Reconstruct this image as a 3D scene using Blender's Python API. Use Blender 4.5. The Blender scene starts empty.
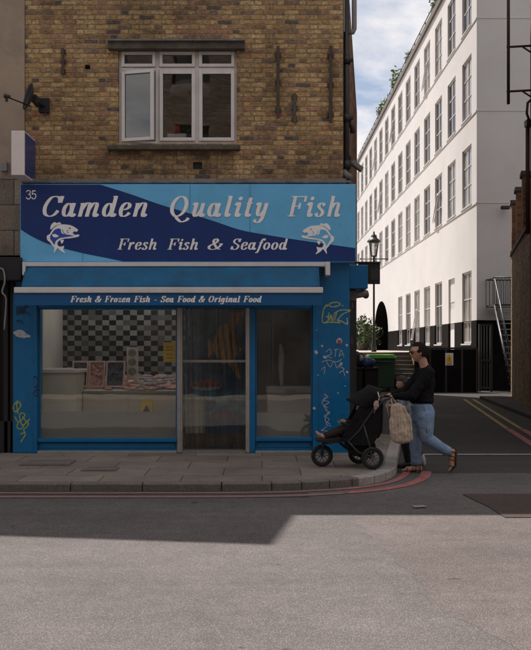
import bpy, bmesh, math, random
from mathutils import Vector, Matrix
R = math.radians
random.seed(7)
sc = bpy.context.scene
COL = sc.collection

# ------------------------------------------------------------------ camera, sky, sun, exposure
cam_d = bpy.data.cameras.new('camera')
cam = bpy.data.objects.new('camera', cam_d); COL.objects.link(cam)
cam.location = (0, 0, 1.58); cam.rotation_euler = (R(90), 0, 0)
cam_d.sensor_fit = 'VERTICAL'; cam_d.sensor_height = 36; cam_d.sensor_width = 36
cam_d.lens = 50.0; cam_d.shift_y = 23/650; cam_d.shift_x = 3.5/650
cam_d.clip_start = 0.1; cam_d.clip_end = 1500
sc.camera = cam
SUN_EL, SUN_AZ = R(56), R(33.6)            # sun stands behind the shop, to the left
to_sun = Vector((-math.sin(SUN_AZ)*math.cos(SUN_EL), math.cos(SUN_AZ)*math.cos(SUN_EL), math.sin(SUN_EL)))
w = bpy.data.worlds.new('World'); sc.world = w; w.use_nodes = True
sun_d = bpy.data.lights.new('sun', 'SUN'); sun_d.energy = 4.6; sun_d.angle = R(0.5); sun_d.color = (1.0, 0.94, 0.885)
sun = bpy.data.objects.new('sun', sun_d); COL.objects.link(sun); sun.location = (-20, 40, 60)
sun.rotation_euler = (-to_sun).to_track_quat('-Z', 'Y').to_euler()
sc.view_settings.view_transform = 'Standard'; sc.view_settings.look = 'None'
sc.view_settings.exposure = 0.6; sc.view_settings.gamma = 1.0
sc.view_settings.use_curve_mapping = False
SKY_STRENGTH = 0.075

# ------------------------------------------------------------------ node helpers
class NT:
    def __init__(s, tree): s.t = tree; s.n = tree.nodes; s.l = tree.links
    def new(s, typ, **kw):
        nd = s.n.new(typ)
        for k, v in kw.items(): setattr(nd, k, v)
        return nd
    def put(s, sock, v):
        if hasattr(v, 'is_linked') or isinstance(v, bpy.types.NodeSocket): s.l.new(v, sock)
        elif v is not None: sock.default_value = v
    def m(s, op, a, b=None, c=None):
        nd = s.n.new('ShaderNodeMath'); nd.operation = op
        s.put(nd.inputs[0], a)
        if b is not None: s.put(nd.inputs[1], b)
        if c is not None: s.put(nd.inputs[2], c)
        return nd.outputs[0]
    def rng(s, v, a, b, c=0.0, d=1.0):
        nd = s.n.new('ShaderNodeMapRange'); s.put(nd.inputs[0], v)
        for i, x in enumerate((a, b, c, d)): nd.inputs[i+1].default_value = x
        return nd.outputs[0]
    def ramp(s, v, stops, interp='LINEAR'):
        nd = s.n.new('ShaderNodeValToRGB'); s.put(nd.inputs[0], v)
        cr = nd.color_ramp; cr.interpolation = interp
        while len(cr.elements) < len(stops): cr.elements.new(0.5)
        for e, (p, c) in zip(cr.elements, stops): e.position = p; e.color = (*c, 1) if len(c) == 3 else c
        return nd.outputs[0]
    def mix(s, f, a, b, mode='MIX'):
        nd = s.n.new('ShaderNodeMix'); nd.data_type = 'RGBA'; nd.blend_type = mode
        s.put(nd.inputs[0], f)
        for k, v in ((6, a), (7, b)):
            if isinstance(v, tuple): v = (*v, 1) if len(v) == 3 else v
            s.put(nd.inputs[k], v)
        return nd.outputs[2]
    def noise(s, vec, scale, detail=3, rough=0.55, dist=0.0):
        nd = s.n.new('ShaderNodeTexNoise'); nd.inputs['Scale'].default_value = scale
        nd.inputs['Detail'].default_value = detail; nd.inputs['Roughness'].default_value = rough
        nd.inputs['Distortion'].default_value = dist
        if vec is not None: s.l.new(vec, nd.inputs['Vector'])
        return nd.outputs[0]
    def xyz(s, x, y, z):
        nd = s.n.new('ShaderNodeCombineXYZ')
        for i, v in enumerate((x, y, z)): s.put(nd.inputs[i], v)
        return nd.outputs[0]
    def sep(s, v):
        nd = s.n.new('ShaderNodeSeparateXYZ'); s.l.new(v, nd.inputs[0]); return nd.outputs
    def bump(s, h, strength=0.3, dist=0.01):
        nd = s.n.new('ShaderNodeBump'); nd.inputs['Strength'].default_value = strength
        nd.inputs['Distance'].default_value = dist; s.l.new(h, nd.inputs['Height']); return nd.outputs[0]

def new_mat(name):
    m = bpy.data.materials.new(name); m.use_nodes = True
    t = NT(m.node_tree); b = t.n['Principled BSDF']
    return m, t, b
def pos(t): return t.new('ShaderNodeNewGeometry').outputs['Position']
def ocoord(t): return t.new('ShaderNodeTexCoord').outputs['Object']

def mat(name, col, rough=0.6, var=0.12, scale=8.0, metal=0.0, bump=0.0, bscale=60.0, dirt=0.0, dirtcol=(0.05, 0.04, 0.03), spec=0.5, dscale=2.5):
    """painted / plain surface with tonal variation, optional grime and fine bump"""
    m, t, b = new_mat(name); p = pos(t)
    n = t.noise(p, scale, 4, 0.6)
    c1 = tuple(max(0, c*(1-var)) for c in col); c2 = tuple(min(1, c*(1+var)) for c in col)
    c = t.mix(t.rng(n, 0.3, 0.7), c1, c2)
    if dirt > 0:
        d = t.noise(p, dscale, 8, 0.68, 0.4)
        c = t.mix(t.m('MULTIPLY', t.rng(d, 0.48, 0.72), dirt), c, dirtcol)
    t.l.new(c, b.inputs['Base Color'])
    b.inputs['Metallic'].default_value = metal
    t.l.new(t.rng(n, 0.2, 0.8, max(0.02, rough-0.08), min(1, rough+0.08)), b.inputs['Roughness'])
    b.inputs['Specular IOR Level'].default_value = spec
    if bump > 0: t.l.new(t.bump(t.noise(p, bscale, 3), bump, 0.004), b.inputs['Normal'])
    return m

def course_mat(name, ramp, mortar, P=0.3375, h=0.075, axis=(1, 0), bond='flemish', joint=(0.004, 0.008), horizontal=False,
               stain=(0.55, 1.1), stain_scale=1.1, rough=0.92, bumpd=0.012, interp='CONSTANT', fine=0.25, blotch=None, jitter=0.012, own=0.0, streaks=(), spots=None):
    """bricks, slabs or tiles from world position"""
    m, t, b = new_mat(name); p = pos(t); s = t.sep(p)
    u = t.m('ADD', t.m('MULTIPLY', s[0], axis[0]), t.m('MULTIPLY', s[1], axis[1]))
    v = s[1] if horizontal else s[2]
    wob = t.noise(p, 19 if own else 9, 3); wob2 = t.noise(t.xyz(s[2], s[0], s[1]), 21 if own else 11, 3)
    u = t.m('ADD', u, t.m('MULTIPLY', t.m('SUBTRACT', wob, 0.5), jitter))
    v = t.m('ADD', v, t.m('MULTIPLY', t.m('SUBTRACT', wob2, 0.5), jitter))
    rv = t.m('DIVIDE', v, h); row = t.m('FLOOR', rv); fv = t.m('SUBTRACT', rv, row)
    par = t.m('FLOORED_MODULO', row, 2.0)
    us = t.m('ADD', t.m('DIVIDE', u, P), t.m('MULTIPLY', par, 0.5)); cell = t.m('FLOOR', us); fr = t.m('SUBTRACT', us, cell)
    dv = t.m('MULTIPLY', t.m('MINIMUM', fv, t.m('SUBTRACT', 1.0, fv)), h)
    du = t.m('MINIMUM', fr, t.m('SUBTRACT', 1.0, fr))
    idx = t.m('MULTIPLY', cell, 2.0)
    if bond == 'flemish':
        idx = t.m('ADD', idx, t.m('GREATER_THAN', fr, 0.667))
        du = t.m('MINIMUM', du, t.m('ABSOLUTE', t.m('SUBTRACT', fr, 0.667)))
    d = t.m('MINIMUM', dv, t.m('MULTIPLY', du, P))
    d = t.m('ADD', d, t.m('MULTIPLY', t.m('SUBTRACT', t.noise(p, 70, 2), 0.5), joint[1]*0.9))
    mask = t.rng(d, joint[0], joint[1])
    wn = t.new('ShaderNodeTexWhiteNoise', noise_dimensions='3D'); t.l.new(t.xyz(idx, row, 3.7), wn.inputs['Vector'])
    c = t.ramp(wn.outputs['Value'], ramp, interp)
    fn = t.noise(p, 38, 4, 0.7)
    if own:
        a2 = t.noise(t.xyz(t.m('MULTIPLY', u, 1.0), t.m('MULTIPLY', v, 1.9), idx), 16, 5, 0.75)
        c = t.mix(1.0, c, t.ramp(a2, [(0.28, (1-own,)*3), (0.5, (1, 1, 1)), (0.74, (1+own*.75, 1+own*.7, 1+own*.6))]), 'MULTIPLY')
    c = t.mix(1.0, c, t.ramp(fn, [(0.25, (1-fine*2,)*3), (0.75, (1+fine,)*3)]), 'MULTIPLY')
    mc = t.mix(t.rng(t.noise(p, 14, 5, 0.7), 0.35, 0.65), tuple(x*(0.45 if own else 0.7) for x in mortar), mortar)
    c = t.mix(mask, mc, c)
    st = t.noise(p, stain_scale, 6, 0.65, 0.3)
    c = t.mix(1.0, c, t.ramp(st, [(0.3, (stain[0],)*3), (0.7, (stain[1],)*3)]), 'MULTIPLY')
    if blotch:
        bl = t.noise(t.xyz(s[1], s[2], s[0]), 3.2, 7, 0.7, 0.6)
        c = t.mix(t.m('MULTIPLY', t.rng(bl, 0.55, 0.75), 0.6), c, blotch)
    for (sx0_, sx1_, sz_, depth_, amt_) in streaks:      # soot washed down below ledges
        vn = t.noise(t.xyz(t.m('MULTIPLY', s[0], 9.0), t.m('MULTIPLY', s[2], 1.1), 2.0), 1.0, 5, 0.65)
        k = t.m('MULTIPLY', t.rng(s[2], sz_-depth_, sz_), t.m('MULTIPLY', t.m('GREATER_THAN', sz_+.02, s[2]), t.m('MULTIPLY', t.rng(s[0], sx0_-.12, sx0_+.12), t.rng(s[0], sx1_-.12, sx1_+.12, 1, 0))))
        c = t.mix(t.m('MULTIPLY', t.m('MULTIPLY', k, t.rng(vn, .3, .65)), amt_), c, (.05, .042, .034))
    if spots:
        vs = t.new('ShaderNodeTexVoronoi'); vs.inputs['Scale'].default_value = 3.1; t.l.new(p, vs.inputs['Vector'])
        c = t.mix(t.m('MULTIPLY', t.rng(vs.outputs['Distance'], .05, .075, 1, 0), .55), c, spots)
    t.l.new(c, b.inputs['Base Color']); b.inputs['Roughness'].default_value = rough
    b.inputs['Specular IOR Level'].default_value = 0.25
    hgt = t.m('ADD', mask, t.m('MULTIPLY', fn, 0.5))
    t.l.new(t.bump(hgt, 0.6, bumpd), b.inputs['Normal'])
    return m

def glass_mat(name, tint=(0.8, 0.83, 0.82), refl=0.07, edge=0.6, rough=0.0):
    m, t, b = new_mat(name); t.n.remove(b)
    lw = t.new('ShaderNodeLayerWeight'); lw.inputs['Blend'].default_value = 0.5
    f = t.m('ADD', refl, t.m('MULTIPLY', t.m('POWER', lw.outputs['Facing'], 4.0), edge))
    tr = t.new('ShaderNodeBsdfTransparent'); tr.inputs[0].default_value = (*tint, 1)
    gl = t.new('ShaderNodeBsdfGlossy'); gl.inputs['Roughness'].default_value = rough
    if rough == 0:
        p = pos(t); t.l.new(t.bump(t.noise(p, 0.9, 2), 0.06, 0.05), gl.inputs['Normal'])
    mx = t.new('ShaderNodeMixShader'); t.l.new(f, mx.inputs[0]); t.l.new(tr.outputs[0], mx.inputs[1]); t.l.new(gl.outputs[0], mx.inputs[2])
    t.l.new(mx.outputs[0], t.n['Material Output'].inputs['Surface'])
    return m

def world_nodes():
    t = NT(w.node_tree); bg = t.n['Background']
    sky = t.new('ShaderNodeTexSky', sky_type='NISHITA'); sky.sun_disc = False
    sky.sun_elevation = SUN_EL; sky.sun_rotation = -SUN_AZ; sky.dust_density = 1.5
    d = t.new('ShaderNodeTexCoord').outputs['Generated']; s = t.sep(d)
    k = t.m('ADD', t.m('MAXIMUM', s[2], 0.0), 0.28)
    v = t.xyz(t.m('DIVIDE', s[0], k), t.m('DIVIDE', s[1], k), 0.35)
    n = t.noise(v, 2.3, 9, 0.55, 0.25)
    msk = t.rng(n, 0.41, 0.57)
    shade = t.noise(v, 5.0, 6, 0.6)
    cl = t.mix(t.rng(shade, 0.3, 0.75), (7.3, 7.0, 6.9, 1), (11.6, 10.9, 10.4, 1))
    skyc = t.mix(0.22, sky.outputs[0], (4.6, 4.6, 5.2, 1))
    c = t.mix(msk, skyc, cl)
    t.l.new(c, bg.inputs['Color']); bg.inputs['Strength'].default_value = SKY_STRENGTH
world_nodes()

# ------------------------------------------------------------------ photo calibration: where a thing at a known distance stands
F, X0, H0, EYE = 903.0, 262.0, 348.0, 1.58
def px(x, Y): return (x-X0)*Y/F
def pz(y, Y): return EYE-(y-H0)*Y/F

# ------------------------------------------------------------------ mesh builder
class G:
    def __init__(s): s.b = bmesh.new()
    def quad(s, *ps):
        return s.b.faces.new([s.b.verts.new(p) for p in ps])
    def box(s, x0, x1, y0, y1, z0, z1, M=None):
        if x0 > x1: x0, x1 = x1, x0
        if y0 > y1: y0, y1 = y1, y0
        if z0 > z1: z0, z1 = z1, z0
        c = [Vector((x, y, z)) for z in (z0, z1) for y in (y0, y1) for x in (x0, x1)]
        if M is not None: c = [M @ q for q in c]
        v = [s.b.verts.new(q) for q in c]
        for f in ((0, 2, 3, 1), (4, 5, 7, 6), (0, 1, 5, 4), (2, 6, 7, 3), (0, 4, 6, 2), (1, 3, 7, 5)): s.b.faces.new([v[i] for i in f])
        return s
    def tube(s, pts, r, n=8, caps=True, closed=False):
        pts = [Vector(p) for p in pts]; N = len(pts)
        rs = r if isinstance(r, (list, tuple)) else [r]*N
        rings = []; up = None
        for i, p in enumerate(pts):
            if closed: d = pts[(i+1) % N]-pts[i-1]
            else: d = (pts[min(i+1, N-1)]-pts[max(i-1, 0)])
            if d.length < 1e-9: d = Vector((0, 0, 1))
            d.normalize()
            if up is None:
                up = Vector((0, 0, 1)) if abs(d.z) < 0.9 else Vector((0, 1, 0))
            a = d.cross(up)
            if a.length < 1e-5: a = d.cross(Vector((1, 0.3, 0)))
            a.normalize(); bb = a.cross(d).normalized(); up = bb
            rings.append([s.b.verts.new(p+rs[i]*(math.cos(2*math.pi*k/n)*a+math.sin(2*math.pi*k/n)*bb)) for k in range(n)])
        for i in range(N if closed else N-1):
            A, B = rings[i], rings[(i+1) % N]
            for k in range(n): s.b.faces.new((A[k], A[(k+1) % n], B[(k+1) % n], B[k])).smooth = True
        if caps and not closed:
            s.b.faces.new(rings[0][::-1]); s.b.faces.new(rings[-1])
        return s
    def ell(s, c, r, M=None, seg=16, rin=10):
        if not isinstance(r, (list, tuple)): r = (r, r, r)
        mm = Matrix.Translation(c) @ (M.to_4x4() if M is not None else Matrix.Identity(4)) @ Matrix.Diagonal((*r, 1))
        q = bmesh.ops.create_uvsphere(s.b, u_segments=seg, v_segments=rin, radius=1, matrix=mm)
        for v in q['verts']:
            for f in v.link_faces: f.smooth = True
        return s
    def limb(s, nodes, n=12):
        """chain of (point, radius): tapered tube with round joints"""
        for (p, r) in nodes: s.ell(p, r, seg=12, rin=8)
        for (p, r), (q, t) in zip(nodes[:-1], nodes[1:]):
            s.tube([p, q], [r, t], n)
        return s
    def prism(s, poly, c0, c1, plane='XZ'):
        def mk(a, b, c):
            return {'XZ': (a, c, b), 'YZ': (c, a, b), 'XY': (a, b, c)}[plane]
        A = [s.b.verts.new(mk(a, b, c0)) for a, b in poly]; B = [s.b.verts.new(mk(a, b, c1)) for a, b in poly]
        s.b.faces.new(A); s.b.faces.new(B[::-1])
        for i in range(len(poly)):
            j = (i+1) % len(poly); s.b.faces.new((A[j], A[i], B[i], B[j]))
        return s
    def torus(s, c, R_, r, axis='Y', n=28, m=8):
        pts = []
        for k in range(n):
            a = 2*math.pi*k/n; u, v = R_*math.cos(a), R_*math.sin(a)
            pts.append(Vector(c)+Vector({'Y': (u, 0, v), 'Z': (u, v, 0), 'X': (0, u, v)}[axis]))
        return s.tube(pts, r, m, closed=True)

def wrel(o):
    v = Vector(o.location)
    while o.parent: o = o.parent; v = v+Vector(o.location)
    return v

def obj(name, g, m, parent=None, bevel=0.0, kind=None, smooth=False, base=True, loc=None, mods=()):
    """link a mesh object; coordinates in g are world coordinates (or relative to loc)"""
    bm = g.b if isinstance(g, G) else g
    bmesh.ops.recalc_face_normals(bm, faces=bm.faces)
    if loc is None:
        vs = [v.co for v in bm.verts]
        lo = Vector([min(v[i] for v in vs) for i in range(3)]); hi = Vector([max(v[i] for v in vs) for i in range(3)])
        org = Vector(((lo.x+hi.x)/2, (lo.y+hi.y)/2, lo.z))
        for v in bm.verts: v.co -= org
    else: org = Vector(loc)
    me = bpy.data.meshes.new(name); bm.to_mesh(me); bm.free()
    ms = m if isinstance(m, (list, tuple)) else [m]
    for q in ms: me.materials.append(q)
    if smooth:
        for p in me.polygons: p.use_smooth = True
    o = bpy.data.objects.new(name, me); COL.objects.link(o)
    if parent is not None:
        o.parent = parent; o.location = org-wrel(parent)
    else: o.location = org
    if bevel > 0:
        bv = o.modifiers.new('bevel', 'BEVEL'); bv.width = bevel; bv.segments = 2; bv.limit_method = 'ANGLE'; bv.angle_limit = R(40)
    if kind: o['kind'] = kind
    return o
def tag(o, label, cat=None, group=None, kind=None):
    o['label'] = label
    if cat: o['category'] = cat
    if group: o['group'] = group
    if kind: o['kind'] = kind
    return o
def thing(name, label, cat, loc, group=None):
    o = bpy.data.objects.new(name, None); COL.objects.link(o); o.location = loc; o.empty_display_size = 0.2
    return tag(o, label, cat, group)
def struct(name, g, m, **k): return obj(name, g, m, kind='structure', **k)
def copy_tree(o, parent=None, d=(0, 0, 0)):
    c = o.copy(); COL.objects.link(c)
    if parent is not None: c.parent = parent
    else: c.location = Vector(o.location)+Vector(d)
    for ch in o.children: copy_tree(ch, c)
    return c
def organic(o, voxel, smooth=4, fac=0.5):
    r = o.modifiers.new('remesh', 'REMESH'); r.mode = 'VOXEL'; r.voxel_size = voxel; r.use_smooth_shade = True
    s = o.modifiers.new('smooth', 'SMOOTH'); s.iterations = smooth; s.factor = fac
    return o

FOLD = {}
def folds(o, size, strength):
    if size not in FOLD:
        FOLD[size] = bpy.data.textures.new('cloth_folds', 'CLOUDS'); FOLD[size].noise_scale = size; FOLD[size].noise_depth = 2
    d = o.modifiers.new('folds', 'DISPLACE'); d.texture = FOLD[size]; d.strength = strength; d.mid_level = .5; d.texture_coords = 'LOCAL'
    return o
def wall_holes(g, u0, u1, v0, v1, holes, depth, mp, back=False):
    """wall sheet with rectangular openings and their reveals; mp(u, v, d) -> point, d = depth behind the face"""
    us = sorted({u0, u1, *[h[0] for h in holes], *[h[1] for h in holes]}); vs = sorted({v0, v1, *[h[2] for h in holes], *[h[3] for h in holes]})
    us = [u for u in us if u0 <= u <= u1]; vs = [v for v in vs if v0 <= v <= v1]
    for a, b in zip(us[:-1], us[1:]):
        for c, d in zip(vs[:-1], vs[1:]):
            mu, mv = (a+b)/2, (c+d)/2
            if any(h[0] < mu < h[1] and h[2] < mv < h[3] for h in holes): continue
            g.quad(mp(a, c, 0), mp(b, c, 0), mp(b, d, 0), mp(a, d, 0))
            if back: g.quad(mp(a, c, depth), mp(a, d, depth), mp(b, d, depth), mp(b, c, depth))
    for h in holes:
        a, b, c, d = h[:4]
        for (p, q) in (((a, c), (b, c)), ((b, c), (b, d)), ((b, d), (a, d)), ((a, d), (a, c))):
            g.quad(mp(*p, 0), mp(*q, 0), mp(*q, depth), mp(*p, depth))
    if back:
        for (p, q) in (((u0, v0), (u1, v0)), ((u1, v0), (u1, v1)), ((u1, v1), (u0, v1)), ((u0, v1), (u0, v0))):
            g.quad(mp(*p, 0), mp(*q, 0), mp(*q, depth), mp(*p, depth))
    return g

# ------------------------------------------------------------------ lettering: drawn with a broad nib (thick upright strokes, thin level ones)
def crom(pts, closed=False, k=6):
    P = [Vector((*p, 0)) for p in pts]; n = len(P); out = []
    for i in range(n if closed else n-1):
        if closed: a, b, c, d = P[i-1], P[i], P[(i+1) % n], P[(i+2) % n]
        else: a, b, c, d = P[max(i-1, 0)], P[i], P[i+1], P[min(i+2, n-1)]
        for j in range(k):
            t = j/k
            out.append(0.5*((2*b)+(c-a)*t+(2*a-5*b+4*c-d)*t*t+(3*b-a-3*c+d)*t**3))
    if not closed: out.append(P[-1])
    return [(v.x, v.y) for v in out]
def el(cx, cy, rx, ry): return ('c', [(cx+rx*math.cos(2*math.pi*k/12), cy+ry*math.sin(2*math.pi*k/12)) for k in range(12)])
GL = {
 'a': (.60, [el(.24, .33, .165, .30), ('s', [(.45, .66), (.43, .35), (.44, .1), (.52, .02), (.62, .14)])]),
 'd': (.62, [el(.24, .33, .165, .30), ('s', [(.45, 1.0), (.45, .6), (.45, .12), (.53, .02), (.63, .14)]), ('l', [(.33, .97), (.47, .99)])]),
 'e': (.53, [('s', [(.09, .33), (.3, .36), (.43, .47), (.40, .61), (.27, .66), (.14, .54), (.1, .3), (.17, .07), (.31, .02), (.44, .1), (.5, .2)])]),
 'g': (.58, [el(.24, .36, .16, .28), ('s', [(.44, .66), (.44, .3), (.42, -.1), (.3, -.28), (.14, -.25), (.08, -.16)])]),
 'h': (.66, [('l', [(.15, 0), (.15, 1.0)]), ('l', [(.04, .98), (.16, .98)]), ('s', [(.17, .38), (.28, .6), (.41, .66), (.49, .55), (.48, .12), (.55, .02), (.64, .13)])]),
 'i': (.36, [('s', [(.06, .54), (.12, .65), (.2, .62), (.19, .12), (.26, .02), (.35, .14)]), ('d', (.2, .88, .095))]),
 'l': (.36, [('s', [(.19, 1.0), (.19, .6), (.19, .12), (.26, .02), (.35, .14)]), ('l', [(.06, .98), (.2, .99)])]),
 'm': (.98, [('l', [(.15, 0), (.15, .66)]), ('l', [(.04, .63), (.16, .64)]), ('s', [(.17, .36), (.27, .6), (.38, .66), (.46, .56), (.46, 0)]), ('s', [(.48, .36), (.58, .6), (.7, .66), (.78, .56), (.77, .12), (.84, .02), (.94, .13)])]),
 'n': (.66, [('l', [(.15, 0), (.15, .66)]), ('l', [(.04, .63), (.16, .64)]), ('s', [(.17, .36), (.28, .6), (.41, .66), (.49, .55), (.48, .12), (.55, .02), (.64, .13)])]),
 'o': (.56, [el(.27, .33, .185, .30)]),
 'r': (.50, [('l', [(.15, 0), (.15, .66)]), ('l', [(.04, .63), (.16, .64)]), ('s', [(.17, .34), (.26, .58), (.36, .66), (.43, .62)]), ('d', (.41, .57, .085))]),
 's': (.46, [('s', [(.38, .52), (.31, .64), (.18, .63), (.12, .51), (.2, .4), (.32, .3), (.38, .17), (.29, .03), (.14, .03), (.07, .17)])]),
 't': (.40, [('s', [(.2, .92), (.19, .5), (.19, .13), (.26, .02), (.37, .12)]), ('l', [(.06, .64), (.36, .65)])]),
 'u': (.64, [('s', [(.05, .55), (.12, .65), (.17, .6), (.16, .2), (.23, .03), (.35, .1), (.45, .32)]), ('s', [(.47, .66), (.46, .4), (.46, .12), (.54, .02), (.63, .13)])]),
 'y': (.60, [('s', [(.05, .55), (.12, .65), (.17, .6), (.16, .24), (.23, .06), (.34, .1), (.45, .32)]), ('s', [(.47, .66), (.46, .3), (.42, -.1), (.3, -.28), (.14, -.25)]), ('d', (.13, -.2, .075))]),
 'z': (.52, [('l', [(.09, .5), (.1, .64)]), ('l', [(.1, .63), (.44, .63)]), ('w', [(.42, .6), (.1, .06)]), ('l', [(.08, .04), (.44, .04)]), ('l', [(.44, .02), (.46, .2)])]),
 'f': (.44, [('s', [(.52, .86), (.46, .98), (.36, .95), (.29, .75), (.24, .3), (.2, -.1), (.12, -.27), (.0, -.26)]), ('l', [(.1, .63), (.44, .64)]), ('d', (.5, .88, .07))]),
 'C': (.82, [('s', [(.74, .68), (.66, .9), (.48, .98), (.27, .88), (.13, .5), (.2, .15), (.42, .02), (.62, .1), (.74, .3)]), ('l', [(.77, 1.0), (.75, .68)])]),
 'Q': (.92, [el(.43, .5, .31, .47), ('s', [(.26, .05), (.38, .0), (.52, -.14), (.7, -.25), (.9, -.18), (.98, -.06)])]),
 'O': (.88, [el(.43, .5, .31, .47)]),
 'F': (.78, [('l', [(.24, 0), (.24, 1.0)]), ('l', [(.06, .97), (.78, .97)]), ('w', [(.76, 1.0), (.76, .72)]), ('l', [(.24, .51), (.56, .51)]), ('w', [(.55, .66), (.55, .37)]), ('l', [(.06, .03), (.44, .03)])]),
 'S': (.70, [('s', [(.58, .72), (.5, .92), (.36, .98), (.2, .9), (.15, .75), (.24, .6), (.4, .5), (.55, .38), (.58, .22), (.48, .06), (.32, .02), (.16, .1), (.09, .3)]), ('w', [(.62, 1.0), (.6, .7)]), ('w', [(.07, 0), (.08, .3)])]),
 '&': (.90, [('s', [(.84, .52), (.74, .26), (.54, .06), (.3, .02), (.12, .14), (.12, .34), (.3, .5), (.48, .66), (.52, .84), (.41, .98), (.28, .88), (.3, .66), (.46, .38), (.64, .12), (.86, .03)]), ('l', [(.66, .54), (.92, .54)])]),
 '-': (.5, [('b', (.1, .28, .42, .38))]),
 ' ': (.42, []),
}
def ribbon(g, pts, y, width, mp, dy=1.5e-4):
    """flat stroke; width(tx, ty) -> half offset along the normal"""
    n = len(pts); L = []
    for i, p in enumerate(pts):
        a = pts[max(i-1, 0)]; b = pts[min(i+1, n-1)]
        if pts[0] == pts[-1] and n > 3 and i in (0, n-1): a, b = pts[-2], pts[1]
        tx, ty = b[0]-a[0], b[1]-a[1]; l = math.hypot(tx, ty) or 1; tx /= l; ty /= l
        h = width(tx, ty); nx, ny = -ty, tx
        yy = y-dy*i/n
        L.append((g.b.verts.new(mp(p[0]+nx*h, p[1]+ny*h, yy)), g.b.verts.new(mp(p[0]-nx*h, p[1]-ny*h, yy))))
    for A, B in zip(L[:-1], L[1:]): g.b.faces.new((A[0], A[1], B[1], B[0]))
def text(g, s, x0, x1, z0, cap, y, thick=.172, thin=.05, slant=.24, track=0.03, mp3=None):
    """write s from world x0 to x1, baseline z0, capital height cap, on the plane y"""
    tot = sum(GL[c][0]+track for c in s); sx = (x1-x0)/(tot+slant*0.5); cx = 0; k = 0
    def mp(u, v, yy):
        X = x0+(u+slant*v)*sx; Z = z0+v*cap
        return (X, yy, Z) if mp3 is None else mp3(X, yy, Z)
    nib = lambda tx, ty: math.hypot(thick/2*ty, thin/2*tx)
    for c in s:
        for typ, q in GL[c][1]:
            k += 1; yy = y-2.5e-4*(k % 7)
            sh = lambda P: [(a+cx, b) for a, b in P]
            if typ == 's': ribbon(g, crom(sh(q)), yy, nib, mp)
            elif typ == 'c': P = crom(sh(q), True); ribbon(g, P+[P[0]], yy, nib, mp)
            elif typ == 'l': ribbon(g, sh(q), yy, nib, mp)
            elif typ == 'w': ribbon(g, sh(q), yy, lambda tx, ty: .055, mp)
            elif typ == 'd': g.b.faces.new([g.b.verts.new(mp(cx+q[0]+q[2]*math.cos(a*math.pi/6), q[1]+q[2]*math.sin(a*math.pi/6), yy)) for a in range(12)])
            elif typ == 'b': g.b.faces.new([g.b.verts.new(mp(cx+a, b, yy)) for a, b in ((q[0], q[1]), (q[2], q[1]), (q[2], q[3]), (q[0], q[3]))])
        cx += GL[c][0]+track
RND = random.Random(21)
def scrawl(g, strokes, ox, oz, sc_, y, wd, mp3=None):
    """spray or marker line from strokes in pixels of the photo (y down)"""
    for k, st in enumerate(strokes):
        P = crom(st, False, 5) if len(st) > 2 else st
        mp = (lambda u, v, yy: (ox+u*sc_, yy, oz-v*sc_))
        ribbon(g, P, y-2e-4*(k % 9), lambda tx, ty: wd/2/sc_*(.72+.5*RND.random()), mp, 3e-4)

# ------------------------------------------------------------------ materials
STOCK = [(0.0, (.57, .36, .165)), (.16, (.43, .265, .125)), (.3, (.62, .41, .19)), (.42, (.31, .185, .095)), (.52, (.53, .335, .15)), (.64, (.66, .45, .215)),
         (.74, (.45, .245, .14)), (.80, (.30, .19, .125)), (.86, (.59, .37, .165)), (.92, (.50, .25, .135)), (.955, (.17, .12, .10))]
M_ = {}
M_['brick'] = course_mat('stock_brick', STOCK, (.42, .32, .21), P=.316, h=.0685, stain=(.55, 1.15), stain_scale=1.2, blotch=(.13, .098, .062), jitter=.026, joint=(.005, .0115), own=.6, bumpd=.022, streaks=((-2.2, -.3, 4.40, .62, .85), (-3.36, 1.16, 4.15, .3, .45), (-2.2, -.22, 6.6, .45, .35)))
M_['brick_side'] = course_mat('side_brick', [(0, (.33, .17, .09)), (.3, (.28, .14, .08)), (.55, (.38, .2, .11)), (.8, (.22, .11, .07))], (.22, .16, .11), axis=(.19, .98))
M_['brick_alley'] = course_mat('alley_brick', [(0, (.4, .265, .13)), (.3, (.3, .195, .1)), (.55, (.45, .31, .15)), (.8, (.22, .14, .085))], (.25, .19, .12), axis=(.21, .977), blotch=(.03, .026, .02))
M_['brick_opp'] = course_mat('terrace_brick', [(0, (.2, .145, .105)), (.4, (.16, .115, .085)), (.7, (.23, .17, .125))], (.15, .12, .1))
M_['slab'] = course_mat('paving_slabs', [(0, (.235, .195, .16)), (.25, (.265, .22, .185)), (.5, (.215, .178, .148)), (.75, (.285, .24, .2))], (.105, .09, .077), P=.92, h=.62, bond='running',
                        joint=(.004, .009), horizontal=True, stain=(.7, 1.08), stain_scale=1.6, bumpd=.006, fine=.12, interp='LINEAR', jitter=.006, blotch=(.12, .1, .085), spots=(.1, .085, .075))
M_['render'] = mat('brown_render', (.36, .275, .205), .9, .1, 1.3, bump=.25, bscale=90, dirt=.45, dirtcol=(.16, .12, .1))
M_['stone'] = course_mat('old_stone_blocks', [(0, (.36, .285, .22)), (.4, (.27, .215, .17)), (.7, (.42, .335, .27))], (.13, .105, .085), P=.5, h=.36, bond='running', blotch=(.08, .07, .06), bumpd=.02)
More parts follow.
